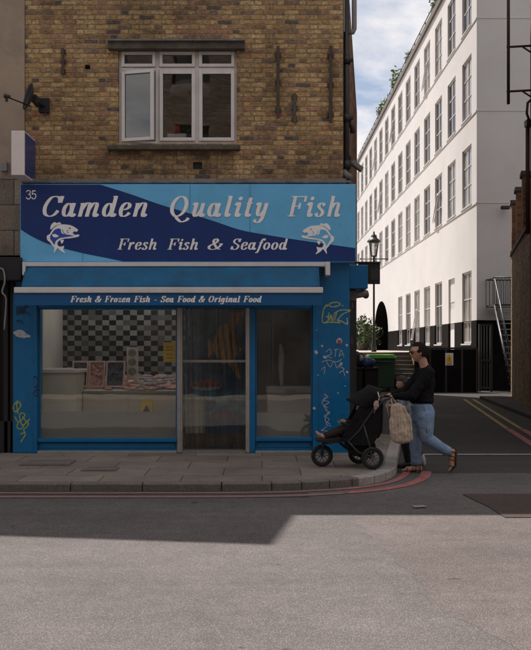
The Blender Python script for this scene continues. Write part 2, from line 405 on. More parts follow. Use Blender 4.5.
def checks():
    m, t, b = new_mat('black_white_tiles'); p = pos(t); s = t.sep(p)
    ru = t.m('FLOOR', t.m('DIVIDE', s[0], .115)); rv = t.m('FLOOR', t.m('DIVIDE', s[2], .085))
    ck = t.m('FLOORED_MODULO', t.m('ADD', ru, rv), 2.0); wn = t.new('ShaderNodeTexWhiteNoise', noise_dimensions='3D'); t.l.new(t.xyz(ru, rv, 1.0), wn.inputs['Vector'])
    k = t.m('MULTIPLY', ck, t.m('GREATER_THAN', wn.outputs['Value'], .10))
    c = t.mix(k, t.mix(wn.outputs['Value'], (.10, .10, .10), (.34, .34, .335)), (.010, .010, .012))
    t.l.new(c, b.inputs['Base Color']); b.inputs['Roughness'].default_value = .18; return m
M_['tile_wall'] = checks()
M_['white'] = mat('white_painted_wall', (.62, .60, .585), .85, .04, .5, bump=.12, bscale=40, dirt=.3, dirtcol=(.46, .43, .40), dscale=.45)
M_['upvc'] = mat('white_upvc', (.72, .68, .66), .35, .05, 6, dirt=.3, dirtcol=(.42, .38, .34))
M_['blue'] = mat('blue_gloss_paint', (.003, .152, .36), .33, .12, 5, bump=.08, bscale=30, dirt=.5, dirtcol=(.012, .06, .12), dscale=5)
M_['blue_dark'] = mat('awning_blue_cloth', (.005, .108, .235), .75, .2, 4, dirt=.6, dirtcol=(.008, .05, .09), bump=.2, bscale=200)
M_['valance'] = mat('valance_blue', (.005, .095, .26), .7, .1, 4, dirt=.25, dirtcol=(.005, .03, .08))
M_['sky_blue'] = mat('light_blue_sign', (.15, .50, .82), .32, .05, 1.5, dirt=.3, dirtcol=(.1, .25, .4))
M_['navy'] = mat('navy_sign', (.008, .036, .17), .32, .08, 1.5, dirt=.12, dirtcol=(.02, .03, .08))
M_['mid_blue'] = mat('fish_blue', (.03, .08, .42), .4, .15, 40)
M_['letter'] = mat('white_lettering', (.93, .91, .90), .4, .04, 10, dirt=.15, dirtcol=(.5, .45, .44))
M_['lead'] = mat('weathered_lead', (.20, .185, .175), .65, .25, 7, dirt=.6, dirtcol=(.05, .045, .04), bump=.3, bscale=25)
M_['dark_stone'] = mat('sooty_stone', (.10, .085, .068), .9, .3, 9, bump=.4, bscale=40, dirt=.6, dirtcol=(.03, .025, .02))
M_['rust'] = mat('rusty_iron', (.075, .05, .038), .8, .35, 14, bump=.4, bscale=60)
M_['black'] = mat('black_paint', (.014, .013, .013), .45, .25, 6, bump=.1)
M_['black_matt'] = mat('black_matt', (.018, .017, .017), .8, .2, 9)
M_['plinth'] = mat('black_plinth_paint', (.010, .009, .009), .55, .3, 3, spec=.02, dirt=.2, dirtcol=(.022, .02, .018))
M_['alu'] = mat('aluminium_trim', (.45, .43, .41), .42, .1, 12, metal=.6)
M_['steel'] = mat('grey_steel', (.28, .27, .26), .5, .15, 12, metal=.5)
M_['grey_pipe'] = mat('grey_plastic_pipe', (.25, .235, .23), .6, .12, 6)
M_['glass'] = glass_mat('shop_glass', tint=(.92, .93, .92), refl=.075, edge=.45)
M_['glass_up'] = glass_mat('bedroom_glass', tint=(.86, .87, .86), refl=.10, edge=.6)
M_['dark_pane'] = mat('dark_window_pane', (.045, .044, .043), .08, .5, 1.1, spec=.8)
M_['frost'] = None
M_['room'] = mat('dim_room', (.5, .48, .45), .9, .1, 2)
M_['room_floor'] = mat('shop_floor_tiles', (.5, .48, .45), .5, .2, 3)
M_['cream'] = mat('cream_counter_panel', (.68, .64, .52), .5, .06, 3, dirt=.2, dirtcol=(.25, .22, .16))
M_['counter_top'] = mat('pale_counter_top', (.8, .73, .69), .4, .06, 4)
M_['fishpink'] = mat('pink_fish_fillets', (.72, .38, .33), .4, .5, 26, bump=.5, bscale=40)
M_['ice'] = mat('crushed_ice', (.82, .76, .74), .35, .25, 50, bump=.8, bscale=70)
M_['yellow'] = mat('yellow_plastic', (.75, .46, .02), .45, .1, 8)
M_['yellow_line'] = mat('worn_yellow_line', (.36, .26, .07), .85, .25, 12, dirt=.75, dirtcol=(.09, .08, .07), dscale=9)
M_['red_line'] = mat('worn_red_line', (.36, .125, .11), .85, .3, 10, dirt=.85, dirtcol=(.14, .105, .095), dscale=5)
M_['white_line'] = mat('worn_white_paint', (.26, .24, .225), .85, .2, 10, dirt=.7, dirtcol=(.1, .09, .085), dscale=8)
M_['kerb'] = mat('granite_kerb', (.15, .13, .115), .85, .3, 40, bump=.3, bscale=90, dirt=.5, dirtcol=(.08, .072, .068), dscale=4)
M_['kerb_pale'] = mat('pale_kerb_stone', (.34, .31, .285), .85, .22, 40, bump=.3, bscale=90, dirt=.4, dirtcol=(.14, .125, .115), dscale=5)
M_['yard'] = mat('yard_paving', (.34, .31, .28), .9, .15, 2)
M_['green'] = mat('green_bin_plastic', (.007, .032, .013), .6, .15, 5)
M_['green_lid'] = mat('light_green_lid', (.10, .36, .06), .45, .12, 5)
M_['denim'] = None
M_['roof'] = mat('grey_roof', (.13, .12, .12), .9, .2, 3)

def asphalt(name, base, seed, warm=1.0, patch=0.35):
    m, t, b = new_mat(name); p = pos(t); s = t.sep(p)
    q = t.xyz(t.m('ADD', s[0], seed), s[1], s[2])
    vo = t.new('ShaderNodeTexVoronoi'); vo.inputs['Scale'].default_value = 105; t.l.new(q, vo.inputs['Vector'])
    n1 = t.noise(q, 130, 2); n2 = t.noise(q, .55, 6, .6); n3 = t.noise(q, 6, 6, .7)
    stone = t.ramp(t.sep(vo.outputs['Color'])[0], [(0, tuple(x*.62 for x in base)), (.5, base), (.86, tuple(x*1.16 for x in base)), (1, tuple(x*1.4 for x in base))])
    c = t.mix(t.rng(vo.outputs['Distance'], .25, .62), stone, tuple(x*.48 for x in base))
    c = t.mix(1.0, c, t.ramp(n2, [(.3, (1-patch*.6,)*3), (.7, (1+patch*.35, 1+patch*.33, 1+patch*.32))]), 'MULTIPLY')
    c = t.mix(1.0, c, t.ramp(n3, [(.3, (.84,)*3), (.7, (1.1,)*3)]), 'MULTIPLY')
    # tyre-polished bands along the street and a few tar drips
    tr = t.noise(t.xyz(t.m('MULTIPLY', s[0], .12), t.m('MULTIPLY', s[1], 2.2), 4.0), 1.0, 3)
    c = t.mix(1.0, c, t.ramp(tr, [(.35, (.9,)*3), (.65, (1.06,)*3)]), 'MULTIPLY')
    dr = t.noise(q, 3.3, 2); c = t.mix(t.m('MULTIPLY', t.rng(dr, .71, .74), .6), c, (.03, .028, .027))
    t.l.new(c, b.inputs['Base Color']); b.inputs['Roughness'].default_value = .9; b.inputs['Specular IOR Level'].default_value = .3
    h = t.m('ADD', t.rng(vo.outputs['Distance'], .1, .6, 1, 0), t.m('MULTIPLY', n1, .5))
    t.l.new(t.bump(h, .6, .008), b.inputs['Normal'])
    return m
M_['road'] = asphalt('road_asphalt', (.215, .190, .182), 0)
M_['road_red'] = asphalt('reddish_asphalt', (.218, .182, .172), 30)
M_['road_brown'] = asphalt('brown_patch_asphalt', (.125, .088, .072), 60)
M_['alley'] = asphalt('alley_asphalt', (.095, .086, .079), 90)
M_['tar'] = mat('tar_seam', (.19, .155, .142), .8, .3, 12)

def frost_mat():
    m, t, b = new_mat('frosted_film'); t.n.remove(b)
    tr = t.new('ShaderNodeBsdfTransparent'); tr.inputs[0].default_value = (.75, .75, .73, 1)
    df = t.new('ShaderNodeBsdfDiffuse'); df.inputs[0].default_value = (.40, .38, .35, 1)
    mx = t.new('ShaderNodeMixShader'); mx.inputs[0].default_value = .55
    t.l.new(tr.outputs[0], mx.inputs[1]); t.l.new(df.outputs[0], mx.inputs[2]); t.l.new(mx.outputs[0], t.n['Material Output'].inputs['Surface'])
    return m
M_['frost'] = frost_mat()
def leaf_mat(name, a, b_):
    m, t, b = new_mat(name); p = pos(t)
    wn = t.new('ShaderNodeNewGeometry').outputs['Random Per Island']
    t.l.new(t.ramp(wn, [(0, a), (1, b_)]), b.inputs['Base Color']); b.inputs['Roughness'].default_value = .55
    return m
M_['leaf'] = leaf_mat('green_leaves', (.05, .10, .02), (.16, .2, .05))
M_['leaf_dark'] = leaf_mat('dark_leaves', (.03, .06, .018), (.09, .12, .035))

# ------------------------------------------------------------------ ground
PAVE_K, PAVE_S = .085, .117
def zp(Y): return PAVE_K+(Y-9.93)/(12.7-9.93)*(PAVE_S-PAVE_K)
g = G(); g.quad((-400, -300, -.012), (400, -300, -.012), (400, 700, -.012), (-400, 700, -.012)); struct('ground', g, M_['alley'])
g = G(); g.quad((-60, -.2, 0), (60, -.2, 0), (60, 11.4, 0), (-60, 11.4, 0)); struct('road', g, M_['road'])
g = G(); g.quad((1.0, 11.4, 0), (9.5, 11.4, 0), (12, 34, 0), (1.0, 34, 0)); struct('alley_road', g, M_['alley'])
# reddish half of the carriageway beyond the diagonal seam, older strip beside the kerb, brown trench patch
def gp(x, y): Y = F*EYE/(y-H0); return (px(x, Y), Y)
def sheet(pts, z): gg = G(); gg.b.faces.new([gg.b.verts.new((a, b, z)) for a, b in pts]); return gg
def ragged(P, step=.16, amp=.035):
    rnd_ = random.Random(9); out = []
    for a_, b_ in zip(P[:-1], P[1:]):
        n_ = max(2, int(math.dist(a_, b_)/step))
        out += [(a_[0]+(b_[0]-a_[0])*i/n_+rnd_.uniform(-amp, amp), a_[1]+(b_[1]-a_[1])*i/n_) for i in range(n_)]
    return out
sA, sB, sC = gp(330, 497), gp(378, 542), gp(455, 618)
struct('road_surface', sheet(ragged([gp(352, 517), sB, sC, (3.2, -.1)])+[(3.2, -.1), (60, -.1), (60, gp(500, 517)[1])], .0012), M_['road_red'])
struct('road_patch', sheet([gp(462, 494.5), gp(700, 494.5), gp(720, 518), gp(505, 518), gp(490, 508)], .008), M_['road_brown'])
0 and struct('road_strip', sheet([gp(344, 516.6), gp(560, 516.6), gp(560, 519), gp(348, 518.6)], .012), M_['white_line'])
struct('road_joint', sheet([gp(413, 454.2), gp(700, 454.2), gp(700, 455.6), gp(413, 455.6)], .008), M_['white_line'])
struct('road_paint', sheet([gp(412, 506.6), gp(424, 506.2), gp(427, 508), gp(415, 508.8)], .012), M_['white_line'])
struct('gutter', sheet([(-40, 9.55), (.5, 9.55), (.5, 9.92), (-40, 9.92)], .004), M_['road_brown'])

# pavement corner and kerb line (front kerb, wide radius into the alley)
KL = [(-40, 9.93), (-1.5, 9.93), (-.2, 9.95), (.45, 10.05), (.95, 10.25), (1.32, 10.55), (1.56, 10.95), (1.70, 11.4), (1.78, 11.9), (1.88, 12.5), (2.35, 15.2)]
kl = [KL[0], KL[1]]+crom(KL[1:], False, 5)[1:]
def offs(P, d):
    out = []
    for i, p in enumerate(P):
        a = P[max(i-1, 0)]; b = P[min(i+1, len(P)-1)]; tx, ty = b[0]-a[0], b[1]-a[1]; l = math.hypot(tx, ty)
        out.append((p[0]+ty/l*d, p[1]-tx/l*d))
    return out
inner = offs(kl, -.15)
g = G()
poly = inner+[(1.95, 15.4), (1.24, 15.2), (1.24, 12.9), (-40, 12.9)]
g.b.faces.new([g.b.verts.new((a, b, zp(min(b, 12.9))-.002)) for a, b in poly]); bmesh.ops.triangulate(g.b, faces=g.b.faces[:])
struct('pavement', g, M_['slab'])
# kerb stones
def kerb_run(P, m_, name, length=.92):
    Q = offs(P, -.15); gg = G(); acc = 0; gapn = 0
    # resample
    dense = []
    for (a, b), (c, d) in zip(zip(P[:-1], P[1:]), zip(Q[:-1], Q[1:])):
        L = math.hypot(b[0]-a[0], b[1]-a[1]); n = max(1, int(L/.3))
        for k in range(n):
            t = k/n; t2 = (k+1)/n
            f = lambda u, v, tt: (u[0]+(v[0]-u[0])*tt, u[1]+(v[1]-u[1])*tt)
            p0, p1, q0, q1 = f(a, b, t), f(a, b, t2-.012/L if gapn % 3 == 2 else t2), f(c, d, t), f(c, d, t2-.012/L if gapn % 3 == 2 else t2)
            gapn += 1; z = lambda q: zp(min(q[1], 12.9))+.004
            e = .012
            lo = lambda q: (q[0], q[1], -.02)
            top = lambda q: (q[0], q[1], z(q))
            fr = lambda q, r: (q[0]+(r[0]-q[0])*e/.15, q[1]+(r[1]-q[1])*e/.15, z(q))
            md = lambda q: (q[0], q[1], z(q)-e)
            gg.quad(lo(p0), lo(p1), md(p1), md(p0)); gg.quad(md(p0), md(p1), fr(p1, q1), fr(p0, q0))
            gg.quad(fr(p0, q0), fr(p1, q1), top(q1), top(q0)); gg.quad(top(q0), top(q1), lo(q1), lo(q0))
            gg.quad(lo(p0), md(p0), fr(p0, q0), top(q0), lo(q0)) if False else None
            gg.b.faces.new([gg.b.verts.new(v) for v in (lo(p0), md(p0), fr(p0, q0), top(q0), lo(q0))])
            gg.b.faces.new([gg.b.verts.new(v) for v in (lo(p1), md(p1), fr(p1, q1), top(q1), lo(q1))])
    return struct(name, gg, m_)
i_c = next(i for i, p in enumerate(kl) if p[0] > 1.1)
kerb_run(kl[:i_c+1], M_['kerb'], 'kerb'); kerb_run(kl[i_c:], M_['kerb_pale'], 'kerb')
# red route lines follow the kerb round the corner
end = next(i for i, p in enumerate(kl) if p[1] > 11.6)
def line_strip(P, d0, d1, z, m_, name):
    A, B = offs(P, d0), offs(P, d1); gg = G()
    for i in range(len(P)-1): gg.quad((*A[i], z), (*A[i+1], z), (*B[i+1], z), (*B[i], z))
    return struct(name, gg, m_)
M_['red_faded'] = mat('faded_red_line', (.22, .135, .12), .85, .2, 10, dirt=.9, dirtcol=(.18, .15, .138), dscale=4)
i_f = next(i for i, p in enumerate(kl) if p[0] > .75)
for d0, d1 in ((.07, .16), (.30, .43)):
    line_strip(kl[:i_f+1], d0, d1, .0062, M_['red_faded'], 'red_line'); line_strip(kl[i_f:end], d0, d1, .0062, M_['red_line'], 'red_line')
# lines on the right of the alley
def dbl(a, b, offx, wd, m_, name, z=.008):
    gg = G(); (x0, y0), (x1, y1) = a, b
    for o_ in (0, offx): gg.quad((x0+o_, y0, z), (x0+o_+wd, y0, z), (x1+o_+wd, y1, z), (x1+o_, y1, z))
    struct(name, gg, m_)
dbl(gp(463, 399.5), gp(505, 429), .27, .09, M_['yellow_line'], 'yellow_line')
dbl(gp(505.5, 429.5), gp(545, 456), .27, .13, M_['red_line'], 'red_line')
# right-hand pavement of the alley
g = G(); a, b = gp(480, 399), gp(548, 432)
g.b.faces.new([g.b.verts.new(v) for v in ((a[0], 28, .09), (b[0], 14.5, .09), (9, 14.5, .09), (9.5, 28, .09))]); g.quad((a[0], 28, 0), (b[0], 14.5, 0), (b[0], 14.5, .09), (a[0], 28, .09))
struct('alley_pavement', g, M_['alley'])
# opposite pavement, under the camera
g = G(); g.box(-60, 60, -3.0, -.35, -.05, .1); struct('pavement', g, M_['slab'])
# utility covers let into the pavement
for (x, y, wx, wy, lab) in ((48, 463, .62, .5, 'large rectangular utility cover in the pavement before the blue left pillar'), (100, 469, .42, .3, 'small rectangular utility cover in the pavement below the fish counter window')):
    Y = F*(EYE-.1)/(y-H0); X = px(x, Y); g = G(); g.box(X-wx/2, X+wx/2, Y-wy/2, Y+wy/2, zp(Y)-.02, zp(Y)+.006)
    for s_ in (-1, 1):
        g.box(X-wx/2+.03, X+wx/2-.03, Y+s_*wy/2*.8-.008, Y+s_*wy/2*.8+.008, zp(Y)+.0062, zp(Y)+.011)
    tag(obj('utility_cover', g, M_['kerb']), lab, 'cover')

# ================================================================== the corner building with the fish shop
YW, YF, YS = 12.80, 12.70, 12.52          # brick face, shopfront face, sign face
XL, XR = px(25, YW), px(343, YW)
H2, H1 = 7.6, 9.38
bld = thing('shop_building', 'yellow stock brick corner building with blue shopfront below and a white casement window above', 'building', (0, YW, 0))
wz0, wz1, wx0, wx1 = pz(143.5, YW), pz(49.5, YW), px(118, YW), px(237, YW)
g = G(); wall_holes(g, XL, XR, 2.7, H2, [(wx0, wx1, wz0, wz1), (px(84.5, YW), px(90, YW), pz(69, YW), pz(64.5, YW)), (px(193, YW), px(202, YW), pz(169, YW), pz(162, YW))], .22, lambda u, v, d: (u, YW+d, v))
obj('brick_wall', g, M_['brick'], bld)
g = G(); g.box(px(84, YW), px(91, YW), YW+.1, YW+.2, pz(70, YW), pz(64, YW)); obj('missing_brick', g, M_['black_matt'], bld)
g = G(); g.box(px(192.5, YW), px(202.5, YW), YW+.03, YW+.2, pz(169.5, YW), pz(161.5, YW)); obj('air_vent', g, M_['black_matt'], bld)
# side wall leaning back along the alley, with a sloping verge
SD = .194
def side(Y, off=0): return 1.15+SD*(Y-YW)+off
g = G(); YB = 15.05
prof = [(YW+.0, 2.55), (YB, 2.55), (YB, 5.5), (14.2, 6.45), (13.5, 7.15), (YW, H2)]
A = [g.b.verts.new((side(y)-.002, y+.001, z)) for y, z in prof]; g.b.faces.new(A)
B = [g.b.verts.new((side(y)-.25, y+.001, z)) for y, z in prof]; g.b.faces.new(B[::-1])
for i in range(len(prof)): j = (i+1) % len(prof); g.b.faces.new((A[j], A[i], B[i], B[j]))
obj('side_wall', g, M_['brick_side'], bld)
g = G(); prof = [(YF+.35, .02), (YB, .02), (YB, 2.545), (YF+.35, 2.545)]
A = [g.b.verts.new((side(y)-.01, y, z)) for y, z in prof]; B = [g.b.verts.new((side(y)-.25, y, z)) for y, z in prof]
g.b.faces.new(A); g.b.faces.new(B[::-1])
for i in range(4): j = (i+1) % 4; g.b.faces.new((A[j], A[i], B[i], B[j]))
obj('painted_side_wall', g, M_['black_matt'], bld)
g = G()
for i, (y0, z0, y1, z1) in enumerate(((YW+.23, H2-.15, 13.5, 7.0), (13.5, 7.0, 14.2, 6.3), (14.2, 6.3, YB, 5.35))):
    g.quad((XL, y0, z0), (side(y0)-.26, y0, z0), (side(y1)-.26, y1, z1), (XL, y1, z1))
g.box(XL, 1.3, YB+.0, YB+.2, 0, 5.3)
obj('roof', g, M_['roof'], bld)
# lintel, sill
g = G(); g.box(px(107.5, 12.72), px(245, 12.72), 12.70, YW+.05, pz(48.6, 12.7), pz(40.5, 12.7)); lin = obj('lintel', g, M_['dark_stone'], bld, bevel=.012)
g = G(); g.box(px(107.5, 12.72), px(245, 12.72), 12.66, YW+.03, pz(41.4, 12.7), pz(39.4, 12.7)); obj('lintel_cap', g, M_['lead'], lin, bevel=.006)
g = G(); g.box(px(107, 12.72), px(240, 12.72), 12.69, YW+.06, pz(149.5, 12.7), pz(144.6, 12.7)); obj('window_sill', g, M_['dark_stone'], bld, bevel=.012)
# first-floor casement window
YC = YW+.06
def Wx(x): return px(x, YC)
def Wz(y): return pz(y, YC)
def frame_bars(x0, x1, z0, z1, wd, y0, y1, wt=None):
    gg = G(); wt = wt or wd
    gg.box(x0, x0+wd, y0, y1, z0, z1); gg.box(x1-wd, x1, y0, y1, z0, z1)
    gg.box(x0+wd, x1-wd, y0+.001, y1-.001, z1-wt, z1); gg.box(x0+wd, x1-wd, y0+.001, y1-.001, z0, z0+wt); return gg
g = frame_bars(wx0+.002, wx1-.002, wz0+.002, wz1-.002, .045, YC, YC+.08)
for x in (157.2, 197): g.box(Wx(x)-.028, Wx(x)+.028, YC+.002, YC+.078, wz0+.04, wz1-.04)
g.box(wx0+.04, wx1-.04, YC-.004, YC+.074, Wz(70.5), Wz(67.5))
obj('window_frame', g, M_['upvc'], bld, bevel=.006)
def sash(x0, x1, y0, y1, name, th=0.0, wd=.05):
    a, b, c, d = Wx(x0), Wx(x1), Wz(y1), Wz(y0)
    gg = frame_bars(a, b, c, d, wd, YC-.03, YC+.02); pn = G(); pn.box(a+wd-.004, b-wd+.004, YC-.008, YC+.0, c+wd-.004, d-wd+.004)
    gs = G(); gs.box(a+wd, b-wd, YC-.012, YC-.009, c+wd, c+wd+.006); gs.box(a+wd, b-wd, YC-.012, YC-.009, d-wd-.006, d-wd); gs.box(a+wd, a+wd+.006, YC-.012, YC-.009, c+wd, d-wd); gs.box(b-wd-.006, b-wd, YC-.012, YC-.009, c+wd, d-wd)
    if th:
        Mx = Matrix.Translation((a, YC-.03, 0)) @ Matrix.Rotation(-th, 4, 'Z') @ Matrix.Translation((-a, -YC+.03, 0)); Mx = Mx @ Matrix.Translation((0, -.0, -.01))
        for q in (gg, pn, gs): bmesh.ops.transform(q.b, matrix=Mx, verts=q.b.verts)
    s = obj(name, gg, M_['upvc'], bld, bevel=.006)
    if True:
        o2 = obj('pane', pn, M_['glass_up'], s); obj('gasket', gs, M_['black'], s)
    return s
for a, b in ((121.5, 155.5), (159.5, 195.2), (199, 234.5)): sash(a, b, 52, 67.2, 'fanlight', wd=.045)
sash(121.5, 155.5, 70.8, 141.3, 'casement', th=R(14)); sash(159.5, 195.2, 70.8, 141.3, 'casement'); sash(199, 234.5, 70.8, 141.3, 'casement')
# bedroom behind it
g = G(); ix0, ix1, iy, iz0, iz1 = wx0-.5, wx1+.6, 15.0, wz0-.75, wz1+.25
g.quad((ix0, YW+.23, iz0), (ix1, YW+.23, iz0), (ix1, iy, iz0), (ix0, iy, iz0)); g.quad((ix0, YW+.23, iz1), (ix1, YW+.23, iz1), (ix1, iy, iz1), (ix0, iy, iz1))
g.quad((ix0, iy, iz0), (ix1, iy, iz0), (ix1, iy, iz1), (ix0, iy, iz1)); g.quad((ix0, YW+.23, iz0), (ix0, iy, iz0), (ix0, iy, iz1), (ix0, YW+.23, iz1)); g.quad((ix1, YW+.23, iz0), (ix1, iy, iz0), (ix1, iy, iz1), (ix1, YW+.23, iz1))
for a, b, c, d in ((ix0, wx0, iz0, iz1), (wx1, ix1, iz0, iz1), (wx0, wx1, iz0, wz0), (wx0, wx1, wz1, iz1)): g.quad((a, YW+.232, c), (b, YW+.232, c), (b, YW+.232, d), (a, YW+.232, d))
obj('room', g, M_['room'], bld)
g = G(); g.box(wx0, wx1, YC+.081, YC+.36, wz0-.04, wz0+.03); obj('inner_sill', g, M_['upvc'], bld)
# things on the inner sill
zs = wz0+.03
g = G(); X = px(178, 13); g.box(X-.16, X+.12, 12.98, 13.12, zs, zs+.155); tag(obj('tissue_box', g, M_['upvc'], bevel=.01), 'low white box on the inner sill of the upstairs window', 'box')
def lathe(g, c, prof, n=16):
    rings = [[g.b.verts.new((c[0]+r*math.cos(2*math.pi*k/n), c[1]+r*math.sin(2*math.pi*k/n), c[2]+z)) for k in range(n)] for r, z in prof]
    for A, B in zip(rings[:-1], rings[1:]):
        for k in range(n): g.b.faces.new((A[k], A[(k+1) % n], B[(k+1) % n], B[k])).smooth = True
    g.b.faces.new(rings[0][::-1]); g.b.faces.new(rings[-1]); return g
M_['red'] = mat('red_glaze', (.38, .045, .03), .35, .1, 9)
g = lathe(G(), (px(177, 13.05), 13.05, zs+.155), [(.04, 0), (.05, .05), (.05, .13), (.044, .13)]); tag(obj('red_mug', g, M_['red']), 'red mug standing on the white box behind the upstairs window', 'mug')
pt = thing('potted_plant', 'small dark potted plant on the inner sill of the upstairs window', 'plant', (px(187, 13.05), 13.05, zs))
g = lathe(G(), (px(187, 13.05), 13.05, zs), [(.04, 0), (.058, .1), (.05, .1)]); obj('pot', g, M_['dark_stone'], pt)
def leaves(c, rad, n, size, seed=1, flat=0.0):
    rnd = random.Random(seed); gg = G()
    for _ in range(n):
        while True:
            q = Vector((rnd.uniform(-1, 1), rnd.uniform(-1, 1), rnd.uniform(-1, 1)))
            if .25 < q.length < 1: break
        q *= .6+.5*rnd.random()
        p = Vector(c)+Vector((q.x*rad[0], q.y*rad[1], q.z*rad[2]))
        d = Vector((rnd.gauss(0, 1), rnd.gauss(0, 1), rnd.gauss(0, 1)+.4)).normalized(); e = d.orthogonal().normalized(); e.rotate(Matrix.Rotation(rnd.random()*6.28, 3, d))
        f = d.cross(e); s = size*(.6+.8*rnd.random())
        gg.quad(p-e*s, p-f*s*.45+d*s*.1, p+e*s, p+f*s*.45+d*s*.1)
    return gg
obj('leaves', leaves((px(187, 13.05), 13.05, zs+.2), (.08, .07, .11), 60, .035, 3), M_['leaf_dark'], pt)
M_['shade'] = mat('lamp_shade_cloth', (.7, .68, .66), .8, .05, 5)
LY_ = 13.36; lp = thing('standing_lamp', 'pale saucer shaded lamp on a dark stem standing behind the upstairs window', 'lamp', (px(190, LY_), LY_, iz0))
g = lathe(G(), (px(190, LY_), LY_, pz(91, LY_)), [(.31, 0), (.30, .02), (.22, .10), (.10, .15), (.04, .16)], 28); obj('lamp_shade', g, M_['shade'], lp)
g = G(); g.tube([(px(190, LY_), LY_, iz0), (px(190, LY_), LY_, pz(91, LY_)+.1)], .022, 8); g.tube([(px(190, LY_), LY_, iz0), (px(190, LY_), LY_, iz0+.03)], .14, 16); obj('stem', g, M_['black'], lp)
# ---- things fixed to the brick face
def strap(x, y0, y1, w_, m_, lab):
    gg = G(); X = px(x, YW); gg.box(X-w_/2, X+w_/2, YW-.055, YW-.04, pz(y1, YW), pz(y0, YW)); gg.box(X-.012, X+.012, YW-.041, YW-.0305, pz(y1-1, YW), pz(y0+1, YW))
    n = 3
    for k in range(n):
        z = pz(y0+(y1-y0)*(.12+.38*k), YW); gg.box(X-w_*.9, X+w_*.9, YW-.031, YW+.0, z-.03, z+.03)
    tag(obj('wall_bracket', gg, m_), lab, 'bracket', 'rusty wall brackets')
strap(278, 47, 119, .045, M_['rust'], 'tall rusty upright bracket on the brick, nearest the upstairs window on its right')
strap(330.5, 47, 124, .05, M_['rust'], 'tall rusty upright bracket on the brick beside the drainpipe corner')
strap(294.5, 94, 123, .045, M_['dark_stone'], 'short faded upright strip on the brick between the two tall rusty brackets')
strap(63.5, 49, 75, .035, M_['rust'], 'short rusty upright strip on the brick above the satellite dish')
# satellite dish
YD = 12.45; dish = thing('satellite_dish', 'dark satellite dish seen edge on, on the brick above the projecting sign', 'satellite dish', (px(30, YD), YW, pz(110, YD)))
gc = Vector((px(32, YD), YD, pz(98, YD))); ax = Vector((-.80, -.45, .22)).normalized(); e1 = ax.orthogonal().normalized(); e2 = ax.cross(e1)
g = G(); rings = []
for i in range(7):
    r = .19*i/6; rings.append([g.b.verts.new(gc+ax*(r*r*1.6)+e1*r*1.05*math.cos(k*math.pi/12)+e2*r*math.sin(k*math.pi/12)) for k in range(24)] if i else [g.b.verts.new(gc)])
for i in range(1, 7):
    for k in range(24):
        if i == 1: g.b.faces.new((rings[0][0], rings[1][k], rings[1][(k+1) % 24]))
        else: g.b.faces.new((rings[i-1][k], rings[i][k], rings[i][(k+1) % 24], rings[i-1][(k+1) % 24]))
do = obj('reflector', g, M_['black_matt'], dish, smooth=True); sd = do.modifiers.new('solid', 'SOLIDIFY'); sd.thickness = .012
g = G(); foc = gc+Vector((-.30, -.12, -.02)); g.tube([gc+Vector((-.01, -.02, -.12)), foc+Vector((.03, 0, -.015))], .010, 6); g.box(gc.x-.01, gc.x+.05, gc.y, YW-.06, gc.z-.05, gc.z+.05); g.tube([gc+Vector((.03, .1, -.0)), (gc.x+.09, YW-.06, gc.z-.03)], .02, 8); g.box(gc.x+.02, gc.x+.16, YW-.06, YW, gc.z-.12, gc.z+.08)
obj('mounting_arm', g, M_['black_matt'], dish)
g = G(); g.tube([foc+Vector((.03, 0, 0)), foc+Vector((-.05, -.01, .015))], [.022, .03], 10); g.box(foc.x-.035, foc.x-.005, foc.y-.015, foc.y+.015, foc.z-.06, foc.z); obj('receiver', g, M_['black'], dish)
g = G(); cp = crom([(gc.x+.1, -(gc.z-.1)), (gc.x+.13, -(gc.z-.2)), (gc.x+.04, -(gc.z-.26))], False, 5); g.tube([(a, YW-.012, -b) for a, b in cp], .005, 6); obj('cable', g, M_['grey_pipe'], dish)
# projecting box sign
YN = 12.08; xs = px(24.3, YN); bs = thing('projecting_sign', 'white edged box sign with navy faces projecting above the left end of the shop sign', 'sign', (xs-.09, 12.4, pz(175, YN)))
xl_ = px(11, YN); zt, zb = pz(130.5, YN), pz(175, YN)
g = frame_bars(xl_, xs, zb, zt, .012, YN, 12.66); g = G(); g.box(xl_, xs, YN, 12.66, zb, zt); obj('box', g, mat('sign_box_white', (.78, .70, .66), .45, .04, 6, dirt=.15, dirtcol=(.5, .45, .4)), bs, bevel=.006)
for sx_ in (xs+.001, xl_-.004):
    g = G(); g.box(sx_, sx_+.003, YN+.02, 12.64, zb+.02, zt-.02); f = obj('face', g, M_['navy'], bs)
g = G()
for k, zz in enumerate((.1, .2, .3, .40)):
    g.box(xs+.0042, xs+.0052, YN+.1+.03*k, 12.55-.02*k, zb+zz, zb+zz+.022)
obj('faded_lettering', g, mat('faded_lettering', (.04, .06, .2), .5), bs)
g = G(); g.box(xl_+.05, xl_+.11, 12.66, YW+.0, zb+.08, zb+.14); obj('bracket', g, M_['black'], bs); g = G(); g.box(xl_+.05, xl_+.11, 12.66, YW+.0, zt-.14, zt-.08); obj('bracket', g, M_['black'], bs)
g = G(); cp = [(24, 174, 12.3), (30, 178, 12.45), (37, 180.5, 12.56), (55, 182.3, 12.58), (90, 182.8, 12.58), (130, 182.0, 12.58), (165, 181.5, 12.59), (190, 179, 12.62)]
cc = [Vector((px(x, Y), Y, pz(y, Y))) for x, y, Y in cp]; g.tube(cc, .008, 6); tag(obj('power_cable', g, M_['grey_pipe'], smooth=True), 'grey cable drooping from the box sign along the top of the shop sign', 'cable')

